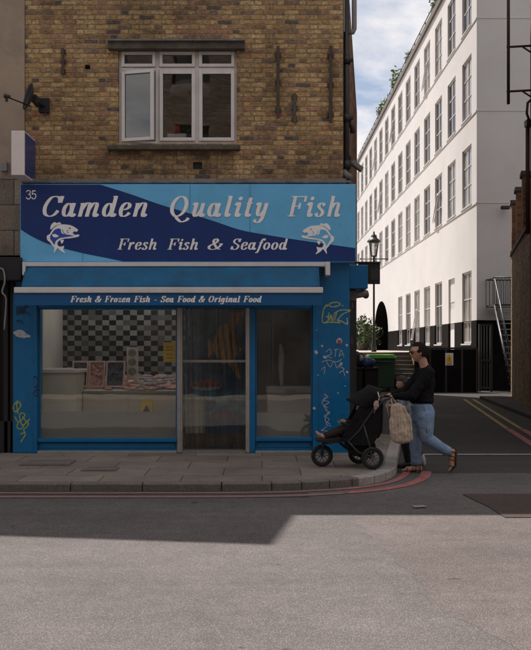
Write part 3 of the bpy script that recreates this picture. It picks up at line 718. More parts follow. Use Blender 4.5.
# ================================================================== big shop sign
sgn = thing('shop_sign', 'long two tone blue shop sign with italic white lettering and two leaping fish', 'sign', (px(188, YS), YS, pz(262, YS)))
sx0, sx1, sz0, sz1 = px(20, YS), px(356, YS), pz(262, YS), pz(184, YS)
g = G(); g.box(sx0, sx1, YS, YW-.003, sz0, sz1); obj('board', g, M_['sky_blue'], sgn, bevel=.005)
def spx(P, Y=YS): return [(px(a, Y), pz(b, Y)) for a, b in P]
up = crom([(100, 184.6), (130, 194), (160, 204.5), (190, 213.5), (215, 221.5), (241, 230), (270, 235.4), (302, 240.5), (330, 244.5), (355.4, 248)], False, 5)
lo_ = crom([(123, 261.4), (107, 258), (80, 252.5), (50, 244.5), (33, 237), (20.6, 229.5)], False, 5)
g = G(); g.prism(spx([(20.6, 184.6)]+up+[(355.4, 261.4)]+lo_), YS-.003, YS-.0005); obj('navy_swoosh', g, M_['navy'], sgn)
jm = mat('dark_panel_joint', (.03, .06, .13), .6)  # thin dark strips mark the joints between sign panels
for x in (82.5, 190, 250): g = G(); g.box(px(x, YS)-.0015, px(x, YS)+.0015, YS-.0042, YS-.003, sz0+.01, sz1-.01); obj('panel_joint', g, jm, sgn)
YT = YS-.006
def word(g, s, x0, x1, yb, yc, Y=YT, **k): text(g, s, px(x0, Y), px(x1, Y), pz(yb, Y), pz(yc, Y)-pz(yb, Y), Y, **k)
for wd_, x0, x1, yb, yc, tk in (('Camden', 39.5, 151, 216.6, 196, .10), ('Quality', 167, 271, 216.6, 196, .10), ('Fish', 286, 344, 216.6, 196, .12), ('Fresh', 116.5, 158, 249.6, 238.6, .07), ('Fish', 166.5, 199.5, 249.6, 238.6, .07), ('&', 206.5, 223, 249.6, 238.6, .03), ('Seafood', 230, 288.5, 249.6, 238.6, .07)):
    g = G(); word(g, wd_, x0, x1, yb, yc, track=tk); obj('lettering', g, M_['letter'], sgn)
g = G(); hw = .0065; s_ = YT
for st in ([(26.2, 192), (27.2, 190.6), (29.2, 190.6), (30.2, 192.2), (29, 194.2), (28, 194.4)], [(28, 194.4), (29.4, 194.6), (30.6, 196.4), (29.4, 198.6), (27.2, 198.7), (26, 197.2)], [(35.4, 190.8), (32.2, 190.8)], [(32.3, 190.7), (32, 194.3)], [(32, 194.4), (33.6, 193.6), (35.4, 194.6), (35.6, 197), (34.2, 198.7), (32.4, 198.6), (31.7, 197.3)]):
    scrawl(g, [[(a-20, b-184) for a, b in st]], px(20, s_), pz(184, s_), s_/F, s_, .013)
obj('house_number', g, M_['letter'], sgn)
def emblem(mir, inner_m):
    ox, oy = (295, 216) if mir else (40, 215)
    k = 50/531
    def tr(P): return [(px(ox+((485-a) if mir else a)*k, YT), pz(oy+b*k, YT)) for a, b in P]
    body = crom([(405, 156), (350, 120), (300, 104), (215, 100), (160, 125), (125, 162), (100, 203), (74, 218), (70, 245), (80, 270), (104, 290), (130, 325), (150, 352), (146, 402), (176, 362), (190, 352), (215, 378), (266, 406), (246, 368), (256, 328), (228, 334), (196, 332), (182, 305), (192, 282), (218, 262), (252, 252), (320, 246), (400, 232), (416, 212), (400, 205)], False, 3)
    gg = G(); gg.prism(tr(body+[(372, 212), (350, 200), (344, 186), (362, 172), (388, 180)]), YT-.001, YT+.002); e = obj('fish_emblem', gg, M_['letter'], sgn)
    gg = G(); gg.prism(tr([(216, 264), (252, 262), (246, 286), (230, 306), (218, 290)]), YT-.0015, YT+.0015); obj('fin', gg, M_['letter'], e)
    gg = G(); gg.prism(tr([(106, 155), (112, 112), (130, 88), (152, 74), (176, 86), (206, 75), (226, 95), (190, 103), (158, 116), (126, 146)]), YT-.001, YT+.002); obj('fin', gg, M_['letter'], e)
    gg = G(); gg.prism(tr(crom([(126, 196), (160, 152), (214, 146), (226, 190), (262, 204), (330, 214), (352, 222), (250, 238), (202, 248), (166, 278), (150, 316), (126, 280), (106, 250), (110, 216), (126, 196)], False, 3)[:-1]), YT-.003, YT-.0012)
    gg.prism(tr([(346, 186), (362, 176), (374, 190), (366, 200), (350, 198)]), YT-.003, YT-.0012)
    obj('flank', gg, inner_m, e)
    gg = G(); gg.prism(tr([(126, 206), (162, 200), (202, 226), (166, 240), (136, 230)]), YT-.0042, YT-.0032); obj('side_fin', gg, M_['letter'], e)
    gg = G(); gg.prism(tr([(315+9*math.cos(a*.785), 140+9*math.sin(a*.785)) for a in range(8)]), YT-.003, YT-.0012)
    for st in ([(238, 152), (246, 186), (272, 202)], [(300, 160), (285, 176), (300, 192)]):
        ribbon(gg, crom(tr(st), False, 4), YT-.0025, lambda a, b: .004, lambda u, v, yy: (u, yy, v))
    obj('head_detail', gg, inner_m, e)
emblem(False, M_['mid_blue']); emblem(True, M_['sky_blue'])
g = G(); g.box(px(22, 12.6), px(346, 12.6), 12.56, YW-.002, pz(183.6, 12.6), pz(179, 12.6))
for k in range(14):
    a = -3.2+k*.32; g.box(a, a+.25+.05*random.random(), 12.548+.006*random.random(), 12.559, pz(182.9, 12.6), pz(180.6+random.random(), 12.6))
obj('lead_flashing', g, M_['lead'], bld)

# ================================================================== awning
awn = thing('awning', 'half open blue shop awning with white front bar and lettered valance', 'awning', (px(170, 12.2), 12.2, pz(305, 12.2)))
g = G(); g.box(px(23, 12.42), px(330, 12.42), 12.42, YS+.1, pz(266.3, 12.42), pz(262.2, 12.42)); obj('roller_cassette', g, M_['upvc'], awn, bevel=.006)
g = G(); g.box(px(325.5, 12.40), px(330.2, 12.4), 12.38, YF, pz(275.5, 12.4), pz(262.0, 12.4)); obj('end_bracket', g, M_['upvc'], awn, bevel=.01)
g = G(); g.box(px(22.3, 12.40), px(25.2, 12.4), 12.38, YF, pz(275.5, 12.4), pz(262.0, 12.4)); obj('end_bracket', g, M_['upvc'], awn, bevel=.01)
YA = 12.20
g = G(); fx0, fx1 = px(20.5, YA), px(320, YA); n = 48; prv = None
for i in range(n+1):
    x = fx0+(fx1-fx0)*i/n; col = []
    for j in range(7):
        t_ = j/6; sag = .012*math.sin(math.pi*t_)*(1+.5*math.sin(i*.9)+.3*math.sin(i*2.3))
        y = 12.44+(YA+.02-12.44)*t_; z = pz(266, 12.42)+(pz(288, YA)-pz(266, 12.42))*t_-sag
        col.append(g.b.verts.new((x, y, z)))
    if prv:
        for j in range(6): g.b.faces.new((prv[j], col[j], col[j+1], prv[j+1]))
    prv = col
o = obj('fabric', g, M_['blue_dark'], awn, smooth=True); o.modifiers.new('solid', 'SOLIDIFY').thickness = .004
g = G(); g.box(px(14.2, YA), px(323, YA), YA-.03, YA+.03, pz(293, YA), pz(287.3, YA)); obj('front_bar', g, M_['upvc'], awn, bevel=.008)
g = G(); g.box(px(14.6, YA), px(322.6, YA), YA-.006, YA+.0, pz(305.2, YA), pz(293.1, YA)); val = obj('valance', g, M_['valance'], awn)
g = G(); text(g, 'Fresh & Frozen Fish - Sea Food & Original Food', px(70, YA), px(262, YA), pz(302.2, YA), pz(296, YA)-pz(302.2, YA), YA-.009, thick=.24, thin=.085, track=.08); obj('lettering', g, M_['letter'], val)
for x in (60, 280):
    g = G(); g.tube([(px(x, 12.6), YF-.02, pz(296, 12.6)), (px(x, 12.4)+.05, 12.45, pz(294, 12.4)), (px(x, YA), YA+.02, pz(291, YA))], .016, 8); obj('folding_arm', g, M_['alu'], awn)

# ================================================================== shopfront
def Sx(x): return px(x, YF)
def Sz(y): return pz(y, YF)
zf = PAVE_S-.01
g = G(); g.box(Sx(13.2), Sx(37.4), YF-.02, YF+.3, zf, Sz(293)); g.box(Sx(34.4), Sx(37.4)-.004, YF-.034, YF-.02, zf, Sz(300)); pl = obj('pilaster', g, M_['blue'], bld, bevel=.006)
g = G(); g.box(Sx(312.6), Sx(349.6), YF-.02, YF+.42, zf, Sz(262.3)); g.box(Sx(312.8), Sx(318), YF-.034, YF-.02, zf, Sz(304)); pr = obj('pilaster', g, M_['blue'], bld, bevel=.006)
g = G(); g.box(Sx(37.6), Sx(312.4), YF+.0, YF+.14, Sz(308), Sz(292)); g.box(Sx(13.5), Sx(312.4), YF+.05, YF+.14, Sz(291.9), Sz(262.3)); obj('header_rail', g, M_['blue'], bld, bevel=.005)
def shop_window(x0, x1, yb, ys):
    wn = thing('shop_window', 'x', None, (Sx((x0+x1)/2), YF+.06, zf)); del wn['label']; wn.parent = bld; wn.location = Vector(wn.location)-Vector(bld.location)
    a, b, c, d = Sx(x0), Sx(x1), Sz(yb), Sz(307.8)
    gg = G(); gg.box(a, b, YF+.075, YF+.083, c-.01, d+.01); obj('pane', gg, M_['glass'], wn)
    gg = G(); gg.box(a, b, YF+.085, YF+.088, c, Sz(ys)); obj('frosted_film', gg, M_['frost'], wn)
    gg = G(); gg.box(a-.0, b+.0, YF-.025, YF+.13, Sz(yb+3.6), c); gg.box(a, b, YF+.03, YF+.13, zf+.03, Sz(yb+3.7)); gg.box(a+.03, b-.03, YF+.018, YF+.03, Sz(yb+10), Sz(yb+5)); obj('stall_riser', gg, M_['blue'], wn, bevel=.005)
    gg = G(); gg.box(a, b, YF-.03, YF+.12, zf-.01, zf+.03); obj('base_strip', gg, M_['alu'], wn, bevel=.004)
    gg = G()
    for xx in (a, b-.02): gg.box(xx, xx+.02, YF+.05, YF+.074, c, d)
    gg.box(a+.02, b-.02, YF+.05, YF+.074, d-.022, d); obj('glazing_bead', gg, M_['blue'], wn)
    return wn
shop_window(37.6, 176.8, 438.2, 412); shop_window(255.4, 312.4, 437.4, 413)
g = G(); g.box(Sx(177), Sx(182.2), YF-.01, YF+.12, zf, Sz(308)); g.box(Sx(178.4), Sx(180.4), YF-.022, YF-.01, zf, Sz(308)); obj('door_jamb', g, M_['alu'], bld, bevel=.004)
g = G(); g.box(Sx(245.6), Sx(249.6), YF-.01, YF+.12, zf, Sz(308)); obj('door_jamb', g, M_['alu'], bld, bevel=.004)
g = G(); g.box(Sx(182.3), Sx(245.5), YF+.085, YF+.092, zf+.03, Sz(308)); obj('door_glass', g, M_['glass'], bld)
g = G(); g.box(Sx(182.3), Sx(245.5), YF+.075, YF+.1, Sz(362.5), Sz(360)); obj('door_rail', g, M_['steel'], bld)
g = G(); g.box(Sx(249.8), Sx(255.2), YF-.012, YF+.13, zf, Sz(308)); obj('mullion', g, M_['blue'], bld, bevel=.005)
g = G(); g.box(Sx(182.4), Sx(245.4), YF-.03, YF+.25, zf-.02, zf+.025)
for k in range(5): g.box(Sx(183), Sx(245), YF-.02+.05*k, YF+.01+.05*k, zf+.025, zf+.03)
obj('threshold', g, M_['steel'], bld)
# graffiti, stickers, scuffs: parts of the pilasters
M_['spray_green'] = mat('pale_green_spray', (.38, .43, .24), .8, .2, 20); M_['spray_yellow'] = mat('yellow_green_spray', (.36, .40, .08), .8, .2, 20)
M_['spray_white'] = mat('white_scratch', (.5, .5, .52), .8, .2, 30); M_['spray_dark'] = mat('dark_marker', (.012, .03, .07), .7)
YG = YF-.0365; ox, oz, ss = Sx(310), Sz(295), YF/F; k = 45/488
def zs_(sts, kx=k, dx=0, dy=0): return [[(a*kx+dx, b*kx+dy) for a, b in st] for st in sts]
g = G(); scrawl(g, zs_([[(190, 130), (180, 108), (150, 150), (134, 230), (134, 290), (160, 302), (190, 280), (200, 235), (172, 240)], [(205, 190), (200, 285), (232, 215), (238, 285), (270, 190)], [(262, 200), (330, 165), (425, 165), (420, 178), (350, 210), (295, 275), (330, 280), (385, 310), (405, 312), (400, 250)],
     [(240, 130), (205, 112), (230, 88), (290, 80), (325, 95), (310, 115), (250, 130), (235, 128)], [(350, 112), (358, 118)], [(160, 300), (240, 296), (330, 300)], [(290, 190), (262, 285)]]), ox, oz, ss, YF-.0225, .019)
obj('graffiti_tag', g, M_['spray_green'], pr)
g = G(); o0, z0 = Sx(310), Sz(340)
sc2 = [[(16, 12), (20, 9), (21, 14), (17, 16), (22, 18)], [(24, 10), (29, 9)], [(26, 9), (25, 17)], [(29, 17), (31, 10), (34, 17)], [(30, 15), (33, 14)], [(12, 22), (18, 20), (26, 22), (32, 19)], [(14, 54), (18, 57), (13, 60), (19, 62), (14, 66), (17, 70)], [(17, 55), (12, 63), (18, 68)], [(15, 70), (20, 73), (14, 76), (19, 79), (16, 84), (21, 86)], [(18, 72), (15, 80), (20, 84)], [(17, 86), (13, 90), (20, 92), (16, 96)], [(16, 20), (20, 27), (24, 21), (27, 28), (31, 22)], [(11, 30), (15, 27), (14, 34)], [(28, 26), (34, 29), (29, 33)], [(33, 30), (35, 36)]]
scrawl(g, sc2, o0, z0, ss, YF-.0225, .009); obj('graffiti_tag', g, M_['spray_white'], pr)
rnd = random.Random(5)
for (x, y, a) in ((339, 341.5, .05), (347, 345, .022), (322, 346, .022), (316, 352, .03), (341, 364, .028), (325, 357, .03), (347, 372, .02), (314, 408, .025), (338, 393, .012), (318, 375, .014), (345, 386, .013), (328, 413, .012), (322, 430, .014), (316.5, 330, .01), (343, 420, .01)):
    g = G(); n = 7; c = (Sx(x), Sz(y)); yy = YF-.0225 if x > 318.5 else YF-.0365
    g.b.faces.new([g.b.verts.new((c[0]+a*(.6+.5*rnd.random())*math.cos(2*math.pi*i/n), yy-.0001*rnd.random(), c[1]+a*(.6+.5*rnd.random())*math.sin(2*math.pi*i/n))) for i in range(n)]); obj('sticker_remains', g, M_['spray_white'], pr)
g = G(); g.box(Sx(337.5), Sx(341), YF-.0262, YF-.0242, Sz(344), Sz(340)); obj('sticker', g, mat('red_sticker', (.35, .08, .06), .5), pr)
g = G(); o0, z0 = Sx(5), Sz(300); k = 40/179
scrawl(g, zs_([[(62, 462), (45, 462), (38, 485), (50, 500), (68, 480), (70, 462), (52, 455), (60, 510)], [(45, 520), (60, 545), (82, 530), (90, 512), (75, 505), (66, 520), (72, 545)], [(60, 548), (55, 570), (75, 575), (100, 540), (104, 560), (85, 580), (92, 600), (72, 635)], [(68, 530), (80, 560), (112, 532)], [(70, 600), (88, 592)], [(98, 548), (80, 520)]], k), o0, z0, ss, YF-.0225, .017)
obj('graffiti_tag', g, M_['spray_yellow'], pl)
g = G(); scrawl(g, zs_([[(40, 150), (60, 138), (80, 142), (100, 158), (112, 162), (80, 164), (50, 156), (66, 148)], [(58, 146), (90, 158)], [(70, 138), (86, 152)]], k), o0, z0, ss, YF-.0225, .03); obj('graffiti_tag', g, M_['spray_white'], pl)
g = G(); scrawl(g, zs_([[(55, 30), (56, 62)], [(62, 28), (66, 60), (74, 30), (78, 62)], [(84, 62), (88, 28), (104, 30)], [(86, 46), (112, 66)], [(54, 66), (110, 20)], [(52, 96), (70, 92), (80, 104)], [(130, 350), (140, 340), (150, 372), (134, 392), (150, 384)], [(128, 420), (144, 400), (152, 420), (136, 432)]], k), o0, z0, ss, YF-.0375, .014); obj('graffiti_tag', g, M_['spray_dark'], pl)

# ---- interior of the shop
IX0, IX1, IY1, IZ1 = -3.3, 1.1, 15.0, 2.62
g = G(); g.box(IX0, IX1, YF+.16, IY1, .02, .10); obj('shop_floor', g, M_['room_floor'], bld)
g = G(); g.quad((IX0, YF+.14, IZ1), (IX1, YF+.14, IZ1), (IX1, IY1, IZ1), (IX0, IY1, IZ1)); g.quad((IX0, YF+.14, .1), (IX0, IY1, .1), (IX0, IY1, IZ1), (IX0, YF+.14, IZ1)); g.quad((IX1, YF+.14, .1), (IX1, IY1, .1), (IX1, IY1, IZ1), (IX1, YF+.14, IZ1)); g.quad((-.95, IY1, .1), (IX1, IY1, .1), (IX1, IY1, IZ1), (-.95, IY1, IZ1))
g.box(-.98, -.93, 13.3, IY1, .1, IZ1); g.box(-.2, -.15, 13.4, IY1, .1, IZ1)
obj('shop_room', g, M_['room'], bld)
g = G(); g.box(IX0, -.985, IY1-.06, IY1-.02, .1, IZ1); obj('tiled_back_wall', g, M_['tile_wall'], bld)
for x0, x1, y0, y1, nm, mm in ((258, 271, 322, 400, 'inner_door', 'cream'), (272.5, 273.5, 318, 400, 'door_edge', 'alu'), (284.5, 289, 303, 319, 'ceiling_box', 'black')):
    Yi_ = 14.6 if nm != 'ceiling_box' else 13.3; g = G(); g.box(px(x0, Yi_), px(x1, Yi_), Yi_, Yi_+.05, pz(y1, Yi_) if nm != 'inner_door' else .1, pz(y0, Yi_)); obj(nm, g, M_[mm], bld)
# fish counter
for xx_, lab in ((-2.55, 'fluorescent tube light on the shop ceiling above the cream end cabinet'), (-1.5, 'fluorescent tube light on the shop ceiling near the yellow notice')):
    t_ = thing('tube_light', lab, 'lamp', (xx_, 14.0, IZ1-.1), 'tube lights in the shop')
    g = G(); g.box(xx_-.05, xx_+.05, 13.35, 14.75, IZ1-.06, IZ1-.005); obj('batten', g, M_['upvc'], t_)
    g = G(); g.tube([(xx_, 13.4, IZ1-.085), (xx_, 14.7, IZ1-.085)], .018, 10); m_t, t2, b2 = new_mat('lit_tube'); b2.inputs['Emission Color'].default_value = (1, .95, .88, 1); b2.inputs['Emission Strength'].default_value = 9.0; obj('tube', g, m_t, t_)
ct = thing('fish_counter', 'cream fish counter with sloping ice bed behind the left shop window', 'counter', (-2.2, 13.5, .1))
YL = 13.15; g = G(); g.box(px(36, YL), px(76, YL), YL, YL+1.1, .1, pz(373, YL)); obj('end_cabinet', g, M_['cream'], ct, bevel=.01)
g = G(); g.box(px(34.5, YL), px(78.5, YL), YL-.05, YL+1.15, pz(373, YL), pz(369.5, YL)); obj('worktop', g, M_['counter_top'], ct, bevel=.008)
YR = 13.6; cx0, cx1 = px(76.5, YL)+.0, px(186, YR)
g = G(); g.box(cx0, cx1, YR, YR+.8, .1, pz(393.5, YR)); obj('front_panel', g, M_['cream'], ct, bevel=.01)
g = G()
for x in (128, 152): g.box(px(x, YR)-.004, px(x, YR)+.004, YR-.002, YR+.01, .12, pz(395, YR))
g.box(cx0, cx1, YR-.02, YR+.02, pz(393.4, YR), pz(391, YR)); obj('steel_trim', g, M_['alu'], ct)
g = G(); za, zb_ = pz(391.5, YR), pz(376, 14.35); g.prism([(YR+.02, za-.05), (YR+.02, za), (14.4, zb_), (14.4, za-.05)], cx0, cx1, 'YZ'); obj('ice_bed', g, M_['ice'], ct)
rnd = random.Random(11); g = G()
for k_ in range(170):
    t_ = rnd.random(); X = cx0+.3+rnd.random()*(cx1-cx0-.35); Y = YR+.06+t_*.72; Z = za+(zb_-za)*(Y-YR)/.8+.012
    g.ell((X, Y, Z), (.06+.03*rnd.random(), .036, .024), Matrix.Rotation(rnd.uniform(-.5, .5), 3, 'Z'), 8, 6)
obj('fish_fillets', g, M_['fishpink'], ct); g = G()
for k_ in range(34):
    t_ = rnd.random(); X = cx0+.75+rnd.random()*(cx1-cx0-.8); Y = YR+.1+t_*.7; Z = za+(zb_-za)*(Y-YR)/.8+.035; an_ = rnd.uniform(-.7, .7); Mr = Matrix.Rotation(an_, 3, 'Z')
    g.ell((X, Y, Z), (.10, .032, .024), Mr, 10, 6); q_ = Vector((X, Y, Z)); g.quad(q_+Mr @ Vector((.09, 0, .004)), q_+Mr @ Vector((.135, -.035, .006)), q_+Mr @ Vector((.125, 0, .006)), q_+Mr @ Vector((.135, .035, .006)))
M_['silver'] = mat('silver_fish_skin', (.42, .42, .44), .3, .5, 22); obj('whole_fish', g, M_['silver'], ct)
for k_ in range(6):
    X = cx0+.4+k_*.3; Y = YR+.3+.3*(k_ % 2); Z = za+(zb_-za)*(Y-YR)/.8; g = G(); g.box(X, X+.09, Y, Y+.004, Z, Z+.1); obj('ticket', g, M_['upvc'], ct)

M_['tray'] = mat('pink_tray_frame', (.78, .58, .54), .5, .05, 6)
for k_, (x0, x1, lab) in enumerate(((71, 87, 'framed tray of dark fish leaning on the counter, next to the cream end cabinet'), (87.5, 104, 'middle one of the framed trays leaning on the counter, with pinker fish'), (105, 124, 'framed tray of dark fish leaning on the counter, nearest the round patterned panel'))):
    Yt = 13.72; a, b = px(x0, Yt), px(x1, Yt); zt0, zt1 = pz(387, Yt), pz(362.5, Yt); root = thing('fish_tray', lab, 'tray', ((a+b)/2, Yt, zt0), 'framed trays on the fish counter')
    Mx = Matrix.Translation((0, Yt, zt0)) @ Matrix.Rotation(R(-16), 4, 'X') @ Matrix.Translation((0, -Yt, -zt0))
    gg = frame_bars(a, b, zt0, zt1+.04, .022, Yt, Yt+.05); bmesh.ops.transform(gg.b, matrix=Mx, verts=gg.b.verts); obj('frame', gg, M_['tray'], root)
    gg = G(); gg.box(a+.02, b-.02, Yt+.03, Yt+.045, zt0+.02, zt1+.02)
    for q in range(9): gg.ell((a+.05+rnd.random()*(b-a-.1), Yt+.025, zt0+.05+rnd.random()*(zt1-zt0-.04)), (.05, .015, .025), Matrix.Rotation(rnd.random()*3, 3, 'Y'), 8, 6)
    bmesh.ops.transform(gg.b, matrix=Mx, verts=gg.b.verts); obj('fish', gg, M_['fishpink'] if k_ == 1 else mat('dark_fish', (.13, .13, .16), .3, .5, 30), root)
Yp = 13.95; pb = thing('display_panel', 'pale upright panel with round pictures standing on the fish counter', 'panel', (px(132, Yp), Yp, pz(380, Yp)))
g = G(); g.box(px(126.5, Yp), px(138, Yp), Yp, Yp+.02, pz(380, Yp), pz(347, Yp)); obj('board', g, M_['counter_top'], pb)
g = G()
for y in (353, 362, 371.5):
    g.prism([(px(132.2, Yp)+.065*math.cos(a*.52), pz(y, Yp)+.06*math.sin(a*.52)) for a in range(12)], Yp-.004, Yp-.001)
obj('round_picture', g, mat('sage_print', (.3, .33, .26), .5, .4, 25), pb)
Yy = 12.9; yn = thing('hanging_notice', 'yellow notice hanging inside the left shop window by the door jamb', 'notice', (px(169.5, Yy), Yy, pz(362, Yy)))
g = G(); g.box(px(163.3, Yy), px(176, Yy), Yy, Yy+.006, pz(362, Yy), pz(342.3, Yy)); obj('card', g, M_['yellow'], yn)
g = G()
for y, a, b in ((346.5, 166, 173), (349.5, 165.5, 174), (354, 166, 172.5), (357.5, 166.5, 173)): g.box(px(a, Yy), px(b, Yy), Yy-.002, Yy-.0005, pz(y+.9, Yy), pz(y, Yy))
obj('printing', g, mat('brown_print', (.25, .13, .02), .6), yn)
g = G(); g.tube([(px(169.5, Yy), Yy+.003, pz(342.3, Yy)), (px(169.5, Yy), Yy+.003, 2.3)], .002, 4); obj('string', g, M_['white_line'], yn)
Yq = 13.35; wf = thing('wet_floor_sign', 'yellow folding wet floor sign standing before the fish counter', 'floor sign', (px(147, Yq), Yq, .1))
for s_ in (-1, 1):
    g = G(); a, b, z1_ = px(139.5, Yq), px(154, Yq), pz(400, Yq)
    pts = [(a-.02, .1), (a+.03, z1_-.02), (a+.06, z1_), (b-.06, z1_), (b-.03, z1_-.02), (b+.02, .1), (b-.03, .1), (b-.05, .2), (a+.05, .2), (a+.03, .1)]
    A = [g.b.verts.new((u, Yq+s_*(.02+.12*(z1_-v)/.7), v)) for u, v in pts]; B = [g.b.verts.new((u, Yq+s_*(.035+.12*(z1_-v)/.7), v)) for u, v in pts]
    g.b.faces.new(A); g.b.faces.new(B[::-1])
    for i in range(len(pts)): j = (i+1) % len(pts); g.b.faces.new((A[j], A[i], B[i], B[j]))
    pnl = obj('panel', g, M_['yellow'], wf)
    if s_ == -1:
        g = G(); zc = z1_-.14; tri = [(px(147, Yq)-.07, zc-.06), (px(147, Yq)+.07, zc-.06), (px(147, Yq), zc+.07)]
        yo = Yq-.018-.12*(z1_-zc+.08)/.7-.022
        g.prism(tri, yo-.003, yo); obj('pictogram', g, M_['black'], pnl)
# chest freezer, and a pale bundle added in place of a window reflection
Yz = 13.5; fz = thing('chest_freezer', 'white chest freezer behind the right shop window', 'freezer', (px(290, Yz), Yz, .1))
g = G(); g.box(px(267, Yz), px(312, Yz), Yz, Yz+.65, .1, pz(394, Yz)); obj('cabinet', g, M_['counter_top'], fz, bevel=.015)
g = G(); g.box(px(266, Yz), px(313, Yz), Yz-.02, Yz+.67, pz(393.8, Yz), pz(386, Yz)); obj('lid', g, M_['counter_top'], fz, bevel=.02)
g = G(); g.box(px(285, Yz), px(296, Yz), Yz-.045, Yz-.021, pz(391.5, Yz), pz(389, Yz)); obj('handle', g, M_['alu'], fz)
M_['bagwhite'] = mat('white_carrier_bag', (.5, .48, .46), .5, .12, 14)
g = G(); X = px(281, 13.4)
g.limb([((X, 13.38, pz(346, 13.4)), .03), ((X+.01, 13.38, pz(356, 13.4)), .05), ((X, 13.38, pz(368, 13.4)), .045), ((X+.01, 13.38, pz(384, 13.4)), .03)], 10); g.tube([(X, 13.38, pz(346, 13.4)), (X, 13.38, 2.4)], .004, 5)
tag(organic(obj('pale_bundle', g, M_['bagwhite']), .012, 2), 'pale hanging bundle added behind the right shop window in place of a reflection', 'bags')
# printed strip curtain in the doorway
def cprint(x, y):
    """colour of the print at photo pixel x, y inside the doorway"""
    u, v = (x-180)*4.33, (y-305)*4.33
    n = math.sin(u*.07+math.sin(v*.05)*2)*math.sin(v*.045+u*.02)
    c = (.012+.01*n, .05+.02*n, .10+.035*n)
    if v < 90: c = (.015, .06+.03*n, .085)
    if 220 < v < 262: c = (.012, .03, .05)
    # angel fish: diamond body, long swept fins
    bx, by = (u-200)*1.14, (v-168)*1.1
    body = (bx/62)**2+(by/95)**2 < 1
    top = -150 < by < -60 and 0 < bx+by*.0-8 < 70*( -by-40)/110+12 and bx > -by*.25-25
    low = 60 < by < 165 and abs(bx-by*.45+10) < 24*(1-(by-60)/118)+4
    tail = -90 < bx < -50 and abs(by-22) < (-bx-40)*.9
    nose = 50 < bx < 78 and abs(by-28) < (78-bx)*.9
    if body or top or low or tail or nose:
        s = math.sin((bx-by*.12)*.20)
        c = (.46, .22, .045) if s > -.3 else (.05, .06, .06)
        if tail or low or top: c = (.42, .19, .035) if s > -.6 else (.16, .08, .03)
    # red fish below
    bx, by = u-110, v-348
    if (bx/72)**2+(by/22)**2 < 1 or (abs(bx-5) < 42 and -34 < by < 0 and by > -34+abs(bx-5)*.5): c = (.24, .055, .05) if by < 6 else (.30, .26, .25)
    if (bx/72)**2+(by/10)**2 < 1 and math.sin(bx*.25) > .3: c = (.02, .02, .03)
    if 372 < v < 470:
        q = math.sin(u*.06)*math.cos(v*.07+u*.03); 
        if q > -.1: c = (.02+.02*q, .14+.08*q, .17+.08*q)
    bx, by = u-185, v-480
    if (bx/62)**2+(by/24)**2 < 1: c = (.15, .04, .06) if math.sin(bx*.2) > -.5 else (.03, .05, .12)
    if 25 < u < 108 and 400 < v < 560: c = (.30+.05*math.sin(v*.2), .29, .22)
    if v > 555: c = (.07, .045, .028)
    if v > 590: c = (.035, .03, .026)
    return c
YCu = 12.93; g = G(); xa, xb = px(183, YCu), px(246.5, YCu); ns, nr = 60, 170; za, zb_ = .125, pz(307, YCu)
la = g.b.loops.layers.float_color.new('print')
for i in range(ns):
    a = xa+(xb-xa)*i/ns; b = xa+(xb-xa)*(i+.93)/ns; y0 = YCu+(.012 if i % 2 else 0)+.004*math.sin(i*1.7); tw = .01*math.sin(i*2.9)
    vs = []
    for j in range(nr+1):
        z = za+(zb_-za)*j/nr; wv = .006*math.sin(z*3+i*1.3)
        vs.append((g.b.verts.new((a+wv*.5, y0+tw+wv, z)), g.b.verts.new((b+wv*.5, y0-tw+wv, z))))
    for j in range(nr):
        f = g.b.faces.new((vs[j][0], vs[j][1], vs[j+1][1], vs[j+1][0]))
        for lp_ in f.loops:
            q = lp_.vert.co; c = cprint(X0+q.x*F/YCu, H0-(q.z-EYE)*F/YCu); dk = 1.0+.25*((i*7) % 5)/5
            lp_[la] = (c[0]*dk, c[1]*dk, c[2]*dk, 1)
m, t, b = new_mat('printed_strips'); at = t.new('ShaderNodeAttribute', attribute_name='print'); t.l.new(at.outputs['Color'], b.inputs['Base Color']); b.inputs['Roughness'].default_value = .4
o = tag(obj('strip_curtain', g, m), 'hanging strip curtain printed with a striped orange fish in the shop doorway', 'curtain'); o.modifiers.new('solid', 'SOLIDIFY').thickness = .0015

# ================================================================== left neighbour
nb = thing('neighbour_building', 'brown rendered building with old stone and a black shopfront at the left edge', 'building', (-7.7, YW, 0))
NX0, NX1 = -13.0, XL-.005
g = G(); zn = pz(177, YW); hz = [(NX0, 8.5), (-5.8, 9.2), (NX1, 9.86)]  # unseen sloping top, raised and skewed to shape its shadow on the road
g.box(NX0, NX1, YW-.02, 19, zn, 7.55)
for (a_, za_), (b_, zb2) in zip(hz[:-1], hz[1:]):
    sk = .14*6.2 if b_ == NX1 else 0
    bb_ = b_-(.23 if sk else 0); lo4 = [(a_, YW-.02, 7.551), (bb_, YW-.02, 7.551), (b_+sk, 19, 7.551), (a_, 19, 7.551)]; hi4 = [(a_, YW-.02, za_), (bb_, YW-.02, zb2), (b_+sk, 19, zb2), (a_, 19, za_)]
    L4 = [g.b.verts.new(q) for q in lo4]; H4 = [g.b.verts.new(q) for q in hi4]; g.b.faces.new(L4[::-1]); g.b.faces.new(H4)
    for i in range(4): j = (i+1) % 4; g.b.faces.new((L4[i], L4[j], H4[j], H4[i]))
obj('rendered_wall', g, M_['render'], nb)
g = G(); g.box(NX0, NX1, YW-.06, 19, pz(256, YW), pz(177.4, YW)); obj('stone_band', g, M_['stone'], nb)
g = G(); g.box(NX0, Sx(13), YW+.02, 19, .0, pz(256.4, YW)); obj('black_shopfront', g, M_['black'], nb)
g = G()
for x in (-8, 3, 9.6): g.box(px(x, YF), px(x, YF)+.06, YF+.02, YF+.12, .1, pz(282, YF))
